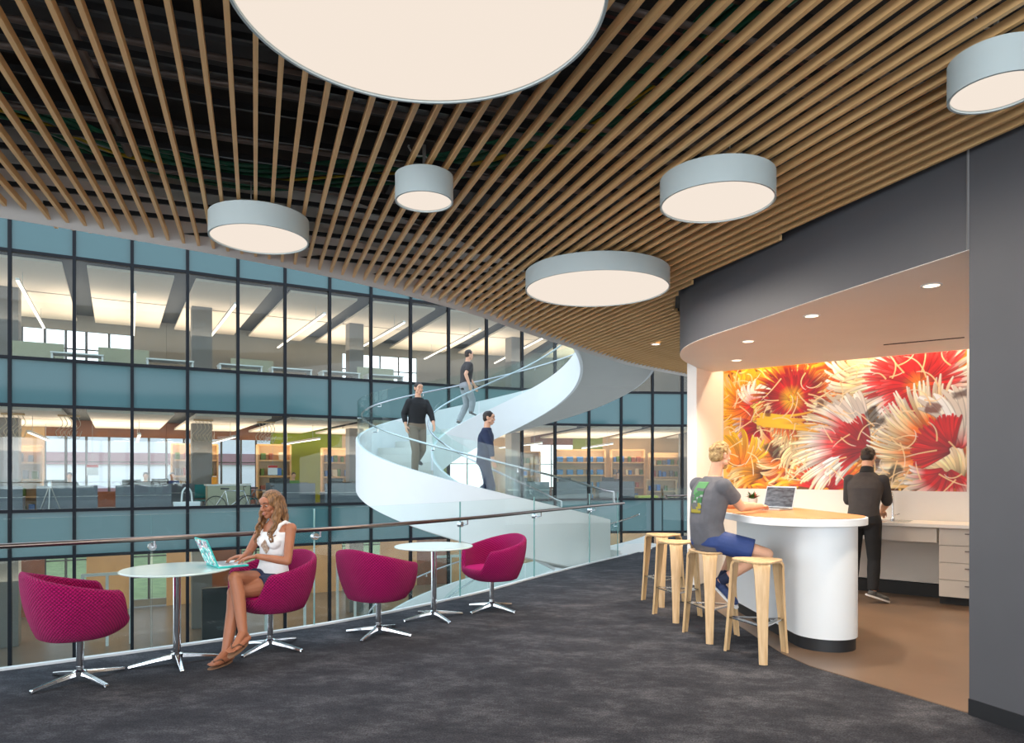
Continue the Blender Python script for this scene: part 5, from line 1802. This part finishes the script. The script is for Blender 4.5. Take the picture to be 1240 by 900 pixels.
hand(mb, P.J['wrR'], w2 + V((0, 0, -.35)), (0, 0, -1), l2, 1.0, .8); hand(mb, P.J['wrL'], w2 + V((0, 0, -.35)), (0, 0, -1), -l2, 1.0, .8)
remeshed(mb, 'body', m_skin_fair, Sk, .0055, 3)
face_parts(P, Sk, m_darkhair)
tee('sweater', P, m_charcoal, Sk, 1.12, .012, -.08)
trousers('trousers', P, m_blackcloth, Sk, 1.0, .010)
for s in 'LR': shoe(P, s, m_greyshoe, Sk)
mb = MB(); n0 = P.J['neck']; mb.tube([n0 - V((0, 0, .02)), n0 + (P.J['head'] - n0) * .32], [.082, .066], 20); mb.build('collar', m_blackcloth, Sk, smooth=True, angle=60)
short_hair(P, Sk, m_darkhair, .016, 200, 3)

# ---------------------------------------------------------------- walkers on the spiral stair
def walker(label, th, r, head, mtop, mbot, mskin, k, sleeve, phase, rise):
    th = TH0 - STEP * (math.floor((TH0 - th) / STEP) + .5)
    x, y = SCX + r * math.cos(math.radians(th)), SCY + r * math.sin(math.radians(th))
    st = RATE * STEP
    z = st * (math.floor((TH0 - th) / STEP) + 1)
    root = (x, y, z + .055)
    f = V((math.cos(head), math.sin(head), 0)); l = V((-f.y, f.x, 0))
    g = lambda a, b, c: f * (a * k) + l * (b * k) + V((0, 0, c * k))
    A_ = -rise * .165; Bk = rise * .165
    fz = .085 + (rise * .235 if rise > 0 else 0); bz = .10 - (rise * .0 if rise > 0 else rise * .235)
    J = dict(pelvis=g(0, 0, .96), waist=g(.01, 0, 1.10), chest=g(.03, 0, 1.31), neck=g(.05, 0, 1.50), head=g(.085, 0, 1.665),
             shR=g(.04, -.172, 1.40), elR=g(.04 - .13 * phase, -.235, 1.18), wrR=g(.10 - .10 * phase, -.235, .95), shL=g(.04, .172, 1.40), elL=g(.04 + .13 * phase, .235, 1.18), wrL=g(.16 + .16 * phase, .215, .98),
             hipR=g(0, -.09, .93), knR=g(.14, -.09, .54 + .05 * rise), anR=g(.10, -.09, fz), toeR=g(.27, -.10, fz - .06),
             hipL=g(0, .09, .93), knL=g(.06, .09, .51), anL=g(-.14, .09, bz), toeL=g(.02, .095, bz - .075))
    t = thing('person', label, 'person', root, 0)
    P = Pose(J, (f.x, f.y), (f.x, f.y, -.12), k)
    mb = MB(); torso(mb, P); head_shapes(mb, P); limbs(mb, P, feet=False)
    for s in 'LR':
        hand(mb, P.J['wr' + s], V((f.x * .3, f.y * .3, -1)), (l if s == 'R' else -l), f, 1.0, .6)
    remeshed(mb, 'body', mskin, t, .0065, 3)
    face_parts(P, t, m_darkhair)
    tee('shirt', P, mtop, t, sleeve, .018, -.12, .009)
    trousers('trousers', P, mbot, t, 1.0, .016, .009)
    for s in 'LR': shoe(P, s, m_greyshoe, t)
    short_hair(P, t, m_darkhair, .016, 140, 7, voxel=.007)
    return t
walker('man in a black sweater and khaki trousers walking down the spiral stair', -146, 2.0, math.radians(-146 + 90), m_blackcloth, m_khaki, m_skin_fair, 1.03, 1.7, .8, -1)
walker('man in a dark shirt and light grey trousers climbing highest on the spiral stair', -245, 2.25, math.radians(-245 - 90), m_charcoal, m_greycloth, m_skin_fair, 1.02, .7, 1.0, 1)
walker('person in a dark navy outfit low on the spiral stair', -96, 2.3, math.radians(-96 + 90), m_navy, m_navy, m_skin_fair, 1.03, 1.8, -.8, -1)

# ---------------------------------------------------------------- small flowering plant on the bar
pl_ = thing('potted_plant', 'small red-flowered potted plant on the bar behind the dark laptop screen', 'plant', (2.545, 7.42, 1.119))
mb = MB(); mb.lathe([(.035, 0), (.05, .09), (.053, .095), (.045, .09), (.002, .085)], 24); mb.build('pot', m_white, pl_, smooth=True, angle=40)
m_leaf = mat('deep_green_leaf', (56, 104, 44), .5, var=.3, scale=30); m_petal = mat('red_petal', (196, 34, 36), .5, var=.2, scale=30)
rnd = random.Random(8); mb = MB(); mb2 = MB()
for i in range(46):
    a = rnd.uniform(0, 2 * PI); e = rnd.uniform(.2, 1.4); L = rnd.uniform(.05, .11)
    d = V((math.cos(a) * math.cos(e), math.sin(a) * math.cos(e), math.sin(e))); s = d.cross(V((0, 0, 1))).normalized(); nn = s.cross(d)
    b0 = V((0, 0, .085)); tip = b0 + d * L; mid = b0 + d * L * .55 + V((0, 0, .01))
    (mb if i % 4 else mb2).add([b0 + d * L * .2, mid + s * .016, tip, mid - s * .016, mid + nn * .004], [(0, 1, 4), (1, 2, 4), (2, 3, 4), (3, 0, 4)])
mb.build('foliage', m_leaf, pl_, smooth=True); mb2.build('flower', m_petal, pl_, smooth=True)

# ================================================================ furnishing of the opposite building
def at_u(u, d):
    """Plan point at depth d behind the facade, seen at image column u; with the local facade frame."""
    best = None
    for q in range(0, NB * 40):
        i = q / 40.0
        p = deep(i, d); uu = CX + F_PX * p.x / p.y
        if best is None or abs(uu - u) < best[0]: best = (abs(uu - u), i, p)
    i = best[1]; n = NRM[int(round(i))]
    return best[2], math.atan2(n.y, n.x) - PI / 2, i

m_deskgrey = mat('graphite_desk_panel', (104, 110, 116), .6, var=.08)
m_desktop = mat('white_desk_top', (222, 222, 220), .5, var=.03)
m_mesh = mat('black_mesh_fabric', (34, 34, 38), .8, var=.15)
m_teal = mat('teal_upholstery', (24, 124, 128), .7, var=.1)
m_beige = mat('pale_sage_partition', (176, 174, 150), .7, var=.06)
m_lime = mat('lime_upholstery', (176, 184, 40), .7, var=.1)
m_mon = mat('monitor_black_plastic', (30, 31, 34), .4, var=.1)
m_book = [mat('book_cloth_%s' % n, c, .7, var=.1) for n, c in (('blue', (70, 120, 190)), ('rust', (170, 84, 50)), ('cream', (226, 210, 180)), ('green', (96, 122, 52)), ('grey', (120, 120, 124)))]
m_boxblue = mat('blue_storage_box', (64, 136, 204), .6, var=.05)
m_orange = mat('orange_plastic', (238, 152, 30), .5, var=.05)

def desk(u, d, lab, rz=0.0, lv=0.0):
    p, a, i = at_u(u, d)
    t = thing('desk', lab, 'desk', (p.x, p.y, lv), a + rz, 'graphite office desks')
    mb = MB(); mb.box((0, 0, .725), (1.6, .75, .03)); mb.build('desktop', m_desktop, t)
    mb = MB(); mb.box((0, -.36, .56), (1.6, .03, 1.0)); mb.build('privacy_panel', m_deskgrey, t)
    for sx in (-.77, .77):
        mb = MB(); mb.box((sx, .02, .355), (.04, .68, .71)); mb.build('side_panel', m_deskgrey, t)
    return t
def monitor(t, x, lab):
    r = t.matrix_world
    o = thing('monitor', lab, 'monitor', (0, 0, 0), t.rotation_euler.z, 'black monitors on the office desks')
    c = V((t.location.x, t.location.y, .741)) + Matrix.Rotation(t.rotation_euler.z, 3, 'Z') @ V((x, -.12, 0)); o.location = c
    mb = MB(); mb.box((0, 0, .33), (.54, .04, .33)); mb.build('screen', m_mon, o)
    mb = MB(); mb.box((0, .0, .1), (.05, .03, .2)); mb.box((0, 0, .006), (.22, .18, .012)); mb.build('stand', m_mon, o)
def make_office_chair():
    t = thing('office_chair', 'x', 'office chair', (0, 0, 0), 0, 'black office chairs of the opposite floor')
    mb = MB(); mb.box((0, 0, .47), (.48, .46, .07)); mb.build('seat', m_mesh, t, bevel=.02)
    mb = MB(); mb.box((0, .23, .82), (.44, .05, .52)); mb.build('backrest', m_mesh, t, bevel=.02)
    mb = MB(); mb.tube([(0, 0, .1), (0, 0, .44)], .03, 10); mb.build('post', m_steel, t)
    mb = MB()
    for k in range(5):
        a = 2 * PI * k / 5; mb.beam((0, 0, .09), (.3 * math.cos(a), .3 * math.sin(a), .04), .04, .04)
    mb.build('star_base', m_mon, t)
    return t
oc = None
DESKS = [(-10, 1.5), (82, 1.6), (174, 1.6), (206, 4.0), (352, 2.4), (416, 1.6), (345, 4.3), (640, 1.6), (692, 1.7), (744, 2.6), (474, 1.6)]
ctx = ['by the first dark mullion', 'behind the grey tripod', 'under the bright banded window', 'before the green wall', 'behind the blonde hair of the seated woman', 'just before the stair edge', 'deep in the room near the bicycles', 'seen under the curved stair soffit', 'under the stair soffit, next along', 'deep in the room toward the bookcases', 'seen through the stair glass']
SEATED = (1, 2, 3, 4, 9)
for k, (u, d) in enumerate(DESKS):
    ds = desk(u, d, 'graphite desk with white top across the atrium, ' + ctx[k])
    monitor(ds, -.35, 'black monitor on the desk ' + ctx[k])
    p, a, i = at_u(u + 3, d + .85)
    if oc is None:
        oc = make_office_chair(); o = oc; o.location = (p.x, p.y, 0); o.rotation_euler.z = a
    else: o = dup(oc, (p.x, p.y, 0), a + (0 if k in SEATED else (k * .37) % .6 - .3))
    o['label'] = 'black office chair at the desk ' + ctx[k]

# seated office workers
def worker(u, d, lab, mtop, hair, turn=0.0):
    p, a, i = at_u(u, d)
    root = (p.x, p.y, .0)
    f = V((math.sin(a + turn), -math.cos(a + turn), 0)); l = V((-f.y, f.x, 0))
    g = lambda x, y, z: f * x + l * y + V((0, 0, z))
    J = dict(pelvis=g(0, 0, .60), waist=g(0, 0, .75), chest=g(.04, 0, .97), neck=g(.07, 0, 1.16), head=g(.11, 0, 1.34),
             shR=g(.05, -.17, 1.09), elR=g(.12, -.24, .84), wrR=g(.36, -.16, .78), shL=g(.05, .17, 1.09), elL=g(.12, .24, .84), wrL=g(.36, .16, .78),
             hipR=g(0, -.09, .58), knR=g(.42, -.10, .56), anR=g(.42, -.10, .09), toeR=g(.58, -.1, .03), hipL=g(0, .09, .58), knL=g(.42, .10, .56), anL=g(.42, .10, .09), toeL=g(.58, .1, .03))
    t = thing('person', lab, 'person', root)
    P = Pose(J, (f.x, f.y), (f.x, f.y, -.3), 1.0)
    mb = MB(); torso(mb, P); head_shapes(mb, P); limbs(mb, P)
    for s in 'LR': hand(mb, P.J['wr' + s], f, (0, 0, -1), l * (1 if s == 'R' else -1), 1.0, .4)
    remeshed(mb, 'body', m_skin_fair, t, .012, 2)
    tee('shirt', P, mtop, t, .8, .018, -.12, .014)
    trousers('trousers', P, m_blackcloth, t, 1.0, .012, .014)
    short_hair(P, t, hair, .02, 60, 3, voxel=.012)
worker(85, 2.45, 'dark-haired office worker in black seated behind the grey tripod', m_blackcloth, m_darkhair)
worker(177, 2.45, 'dark-haired office worker in black seated under the bright banded window', m_blackcloth, m_darkhair)
worker(209, 4.85, 'dark-haired office worker in blue seated before the green wall', m_blueshort, m_darkhair)
worker(355, 3.25, 'office worker in a green top seated behind the blonde woman', mat('green_jersey', (92, 140, 70), .8, var=.1), m_darkhair)
worker(747, 3.45, 'dark-haired office worker deep in the room toward the bookcases', m_charcoal, m_darkhair)

# bookcases with books and boxes
def bookcase(u, d, W, H, lab, nsh=4, fill='books', seed=0, lv=0.0, turn=0.0):
    p, a, i = at_u(u, d)
    t = thing('bookcase', lab, 'bookcase', (p.x, p.y, lv), a + turn, None)
    mb = MB()
    for sx in (-W / 2, W / 2): mb.box((sx, 0, H / 2), (.05, .35, H))
    mb.build('upright', m_shelf, t) if False else None
    for sx in (-W / 2, W / 2):
        mb = MB(); mb.box((sx, 0, H / 2), (.06, .36, H)); mb.build('side_panel', m_shelf, t)
    mb = MB(); mb.box((0, .17, H / 2), (W, .02, H)); mb.build('back_panel', m_tanwall, t)
    zs = [H * k / nsh for k in range(nsh + 1)]
    for z in zs:
        mb = MB(); mb.box((0, 0, max(.03, z)), (W, .36, .06)); mb.build('shelf', m_shelf, t)
    R = Matrix.Rotation(a + turn, 3, 'Z'); rnd = random.Random(seed)
    for k in range(nsh):
        x = -W / 2 + .12
        while x < W / 2 - .2:
            if fill == 'boxes':
                w_, h_ = .30, .26; m = m_boxblue
            else:
                w_, h_ = rnd.uniform(.09, .2), rnd.uniform(.22, .32); m = rnd.choice(m_book)
            if x + w_ > W / 2 - .06: break
            c = V((p.x, p.y, lv + max(.03, zs[k]) + .034 + h_ / 2)) + R @ V((x + w_ / 2, -.04, 0))
            mb = MB(); mb.box((0, 0, 0), (w_, .22, h_))
            o = mb.build('storage_box' if fill == 'boxes' else 'book', m, loc=c, rz=a + turn, bevel=.004)
            if fill == 'boxes': tag(o, 'blue storage box on the honey timber shelving across the atrium', 'box', 'blue boxes on the timber shelving')
            else: tag(o, 'book or binder standing on ' + lab, 'book', 'books on ' + lab)
            x += w_ + (.22 if fill == 'boxes' else rnd.uniform(.02, .25))
    return t
bookcase(20, 5.5, 1.5, 2.4, 'honey timber bookcase by the first dark mullion across the atrium', 4, seed=1)
bookcase(236, 7.0, 1.7, 2.6, 'honey timber bookcase before the grey column across the atrium', 4, seed=2)
bookcase(332, 6.0, 1.3, 2.6, 'honey timber bookcase behind the bicycles', 4, seed=3)
bookcase(425, 6.5, 2.6, 2.5, 'wide honey timber bookcase ending at the stair edge', 4, seed=4)
bookcase(636, 7.5, 1.5, 2.5, 'honey timber bookcase under the curved stair soffit', 4, seed=5)
bookcase(702, 7.2, 2.6, 2.6, 'honey timber shelving with blue boxes across the atrium', 4, fill='boxes', seed=6)
bookcase(760, 7.2, 1.7, 2.6, 'honey timber bookcase beside the blue-box shelving', 4, seed=7)
bookcase(818, 6.2, 2.6, 2.4, 'honey timber bookcase next to the white return wall', 4, seed=8)
bookcase(800, 4.2, 1.4, 1.1, 'low honey timber bookcase before the return wall', 2, seed=9)

# teal chairs, counter, stools
for k, u in enumerate((247, 263, 302)):
    p, a, i = at_u(u, 3.2 + .4 * k)
    t = thing('side_chair', ('teal side chair by the wide grey column', 'second teal side chair by the wide grey column, nearer the pale counter', 'teal side chair before the dark mullion by the bicycles')[k], 'chair', (p.x, p.y, 0), a + .4, 'teal side chairs')
    mb = MB(); mb.box((0, 0, .45), (.46, .46, .05)); mb.build('seat', m_teal, t, bevel=.01)
    mb = MB(); mb.box((0, .22, .78), (.44, .04, .5)); mb.build('backrest', m_teal, t, bevel=.01)
    for sx in (-.2, .2):
        for sy in (-.2, .2):
            mb = MB(); mb.tube([(sx, sy, 0), (sx * .95, sy * .95, .43)], .013, 8); mb.build('leg', m_steel, t)
p, a, i = at_u(276, 2.4)
t = thing('service_counter', 'pale sage service counter beside the grey column across the atrium', 'counter', (p.x, p.y, 0), a)
mb = MB(); mb.box((0, 0, .5), (1.4, .6, 1.0)); mb.build('body', m_beige, t, bevel=.005)
mb = MB(); mb.box((0, 0, 1.02), (1.5, .68, .05)); mb.build('countertop', m_desktop, t)
R = Matrix.Rotation(a, 3, 'Z')
c = V((p.x, p.y, 1.045)) + R @ V((-.45, 0, 0))
t = thing('canister', 'orange canister on the pale sage counter', 'canister', c); mb = MB(); mb.lathe([(.08, 0), (.09, .02), (.09, .24), (.07, .26)], 20); mb.build('body', m_orange, t, smooth=True, angle=40)
mb = MB(); mb.lathe([(.06, .255), (.06, .28), (.02, .29)], 20); mb.build('lid', m_white, t, smooth=True, angle=40)

# bicycles parked behind the glass
def bicycle(u, d, lab, m):
    p, a, i = at_u(u, d)
    t = thing('bicycle', lab, 'bicycle', (p.x, p.y, 0), a, 'bicycles behind the glass')
    for x in (-.52, .52):
        mb = MB(); mb.tube([(x + .33 * math.cos(q * 2 * PI / 28), 0, .35 + .33 * math.sin(q * 2 * PI / 28)) for q in range(29)], .016, 8)
        for q in range(8):
            an = q * PI / 4; mb.tube([(x, 0, .35), (x + .32 * math.cos(an), 0, .35 + .32 * math.sin(an))], .003, 4)
        mb.build('wheel', m_mon, t, smooth=True)
    mb = MB(); S = [(-.52, 0, .35), (-.12, 0, .30), (-.22, 0, .86), (.36, 0, .84), (.40, 0, .72), (.52, 0, .35)]
    for q, r in ((0, 1), (1, 2), (0, 2), (2, 3), (1, 4), (3, 5)): mb.tube([S[q], S[r]], .016, 8)
    mb.build('frame', m, t, smooth=True)
    mb = MB(); mb.box((-.24, 0, .93), (.26, .12, .05)); mb.build('saddle', m_mon, t, bevel=.015)
    mb = MB(); mb.tube([(.36, 0, .84), (.34, 0, .98)], .013, 8); mb.tube([(.38, -.28, 1.0), (.34, 0, .98), (.38, .28, 1.0)], .013, 8); mb.build('handlebar', m_mon, t, smooth=True)
bicycle(281, .6, 'bicycle parked behind the glass by the pale sage counter', m_steel)
bicycle(316, 1.15, 'bicycle parked behind the glass just beside the seated woman', m_deskgrey)

# tripod, tote bag
p, a, i = at_u(60, .8)
t = thing('tripod', 'grey tripod standing behind the glass by the second dark mullion', 'tripod', (p.x, p.y, 0), a)
mb = MB(); mb.lathe([(.05, 1.0), (.06, 1.06), (.06, 1.16), (.03, 1.2)], 16); mb.build('head', m_steel, t, smooth=True)
for k in range(3):
    q = k * 2 * PI / 3 + .5
    mb = MB(); mb.tube([(.03 * math.cos(q), .03 * math.sin(q), 1.02), (.42 * math.cos(q), .42 * math.sin(q), 0)], .018, 8); mb.build('leg', m_alu, t, smooth=True)
p, a, i = at_u(226, .7)
t = thing('tote_bag', 'white tote bag with tall arched handles behind the glass', 'bag', (p.x, p.y, 0), a)
mb = MB(); mb.ring([[(-.36, -.16, 0), (.36, -.16, 0), (.36, .16, 0), (-.36, .16, 0)], [(-.4, -.12, .52), (.4, -.12, .52), (.4, .12, .52), (-.4, .12, .52)]]); mb.build('body', m_white, t, bevel=.02)
for sy in (-.1, .1):
    mb = MB(); mb.tube(catmull([(-.16, sy, .5), (-.12, sy, .85), (0, sy, .98), (.12, sy, .85), (.16, sy, .5)], 6), .02, 8); mb.build('handle', m_white, t, smooth=True)
p, a, i = at_u(783, 1.4)
t = thing('ottoman', 'lime ottoman behind the glass at the far end by the return wall', 'ottoman', (p.x, p.y, 0), a)
mb = MB(); mb.box((0, 0, .27), (.9, .6, .38)); mb.build('cushion', m_lime, t, bevel=.04)
mb = MB(); mb.box((0, 0, .05), (.8, .5, .08)); mb.build('plinth', m_mon, t)

m_rope = mat('pale_rope', (206, 192, 170), .8, var=.1)
# looped cord pendants hanging from the ceiling
for k, u in enumerate((16, 84, 246, 322)):
    p, a, i = at_u(u, 2.0)
    t = thing('cord_pendant', 'looped rope pendant under the office ceiling, ' + ('by the first dark mullion', 'before the bright banded window', 'beside the wide grey column', 'above the bicycles')[k], 'pendant light', (p.x, p.y, 3.29), a, 'looped rope pendants')
    mb = MB(); mb.box((0, 0, -.03), (.6, .2, .05)); mb.build('ceiling_plate', m_shelf, t)
    for j in range(5):
        x = -.25 + .12 * j
        mb = MB(); mb.tube(catmull([(x, 0, -.05), (x + .08, .05, -.3), (x - .1, -.03, -.55), (x + .02, .04, -.75), (x + .12, 0, -.5)], 6), .010, 6); mb.build('rope', m_rope, t, smooth=True)
# small white notices hung from the ceiling
for k, u in enumerate((112, 330)):
    p, a, i = at_u(u, 3.0)
    t = thing('notice_board', ('small white notice with a red header near the bright banded window', 'small white notice with a red header above the bicycles')[k], 'notice', (p.x, p.y, 1.55), a, 'white hanging notices')
    mb = MB(); mb.box((0, 0, 0), (.34, .03, .36)); mb.build('board', m_white, t)
    mb = MB(); mb.box((0, -.018, .13), (.34, .006, .09)); mb.build('header_strip', mat('red_header', (206, 60, 52), .6, var=.05), t)
    mb = MB(); mb.tube([(0, 0, .18), (0, 0, 1.74)], .006, 6); mb.build('hanging_wire', m_wire, t)

# upper office floor: half-height partitions, white tables, glass guard
for k, (u, d) in enumerate(((44, 2.7), (150, 2.7), (306, 3.0), (455, 2.8))):
    p, a, i = at_u(u, d)
    t = thing('partition_screen', 'half-height pale screen on the upper office floor, ' + ('under the first cream ceiling panel', 'under the second dark ceiling gap', 'beside the grey upper column', 'seen through the upper stair glass')[k], 'partition', (p.x, p.y, 4.38), a, 'half-height screens upstairs')
    mb = MB(); mb.box((0, 0, .66), (1.5, .06, 1.18)); mb.build('panel', m_beige, t, bevel=.005)
    for sx in (-.6, .6):
        mb = MB(); mb.box((sx, 0, .04), (.06, .4, .08)); mb.build('foot', m_alu, t)
for k, (u, d) in enumerate(((95, 1.3), (205, 1.3), (290, 1.3), (352, 1.3), (410, 1.3), (464, 1.3))):
    p, a, i = at_u(u, d)
    t = thing('desk', 'white desk upstairs by the glass, ' + ('between the first two screens', 'before the wide upper column', 'just past the wide upper column', 'under the third linear pendant', 'under the fourth linear pendant', 'last before the stair'), 'desk', (p.x, p.y, 4.38), a, 'white desks upstairs') if False else thing('desk', 'white desk upstairs by the glass, ' + ('between the first two screens', 'before the wide upper column', 'just past the wide upper column', 'under the third linear pendant', 'under the fourth linear pendant', 'last before the stair')[k], 'desk', (p.x, p.y, 4.38), a, 'white desks upstairs')
    mb = MB(); mb.box((0, 0, .73), (1.4, .7, .04)); mb.build('desktop', m_desktop, t)
    for sx in (-.66, .66):
        mb = MB(); mb.box((sx, 0, .355), (.05, .6, .71)); mb.build('leg_panel', m_desktop, t)

# ground floor: black kiosk panel, benches and white door frames behind the lowest glass
p, a, i = at_u(262, 1.0)
t = thing('kiosk_panel', 'black freestanding panel on the ground floor seen under the round table', 'kiosk', (p.x, p.y, -4.38), a)
mb = MB(); mb.box((0, 0, 1.0), (.9, .25, 2.0)); mb.build('body', m_mon, t, bevel=.01)
mb = MB(); mb.box((0, 0, .03), (1.1, .5, .06)); mb.build('base', m_steel, t)
for k, (u, d) in enumerate(((130, 3.0), (345, 2.5), (430, 3.0), (545, 2.0))):
    p, a, i = at_u(u, d)
    t = thing('door_frame', 'white glazed door frame on the ground floor, ' + ('seen past the turned-away tub chair', 'seen beside the seated woman', 'seen above the empty tub chair', 'seen under the second round table')[k], 'door frame', (p.x, p.y, -4.38), a, 'white ground-floor door frames')
    for sx in (-.7, 0, .7):
        mb = MB(); mb.box((sx, 0, 1.2), (.09, .1, 2.4)); mb.build('jamb', m_white, t)
    mb = MB(); mb.box((0, 0, 2.42), (1.5, .1, .1)); mb.build('head', m_white, t)
for k, (u, d) in enumerate(((90, -2.2), (185, -2.6), (330, -2.0), (420, -2.4))):
    p, a, i = at_u(u, d)
    t = thing('bench', 'white atrium bench on the ground floor, ' + ('below the turned-away tub chair', 'below the first round table', 'below the seated woman', 'below the empty tub chair')[k], 'bench', (p.x, p.y, -4.40), a, 'white atrium benches')
    mb = MB(); mb.box((0, 0, .42), (1.8, .5, .06)); mb.build('seat', m_white, t, bevel=.01)
    for sx in (-.7, .7):
        mb = MB(); mb.box((sx, 0, .2), (.08, .45, .4)); mb.build('leg', m_steel, t)

bpy.context.view_layer.update()
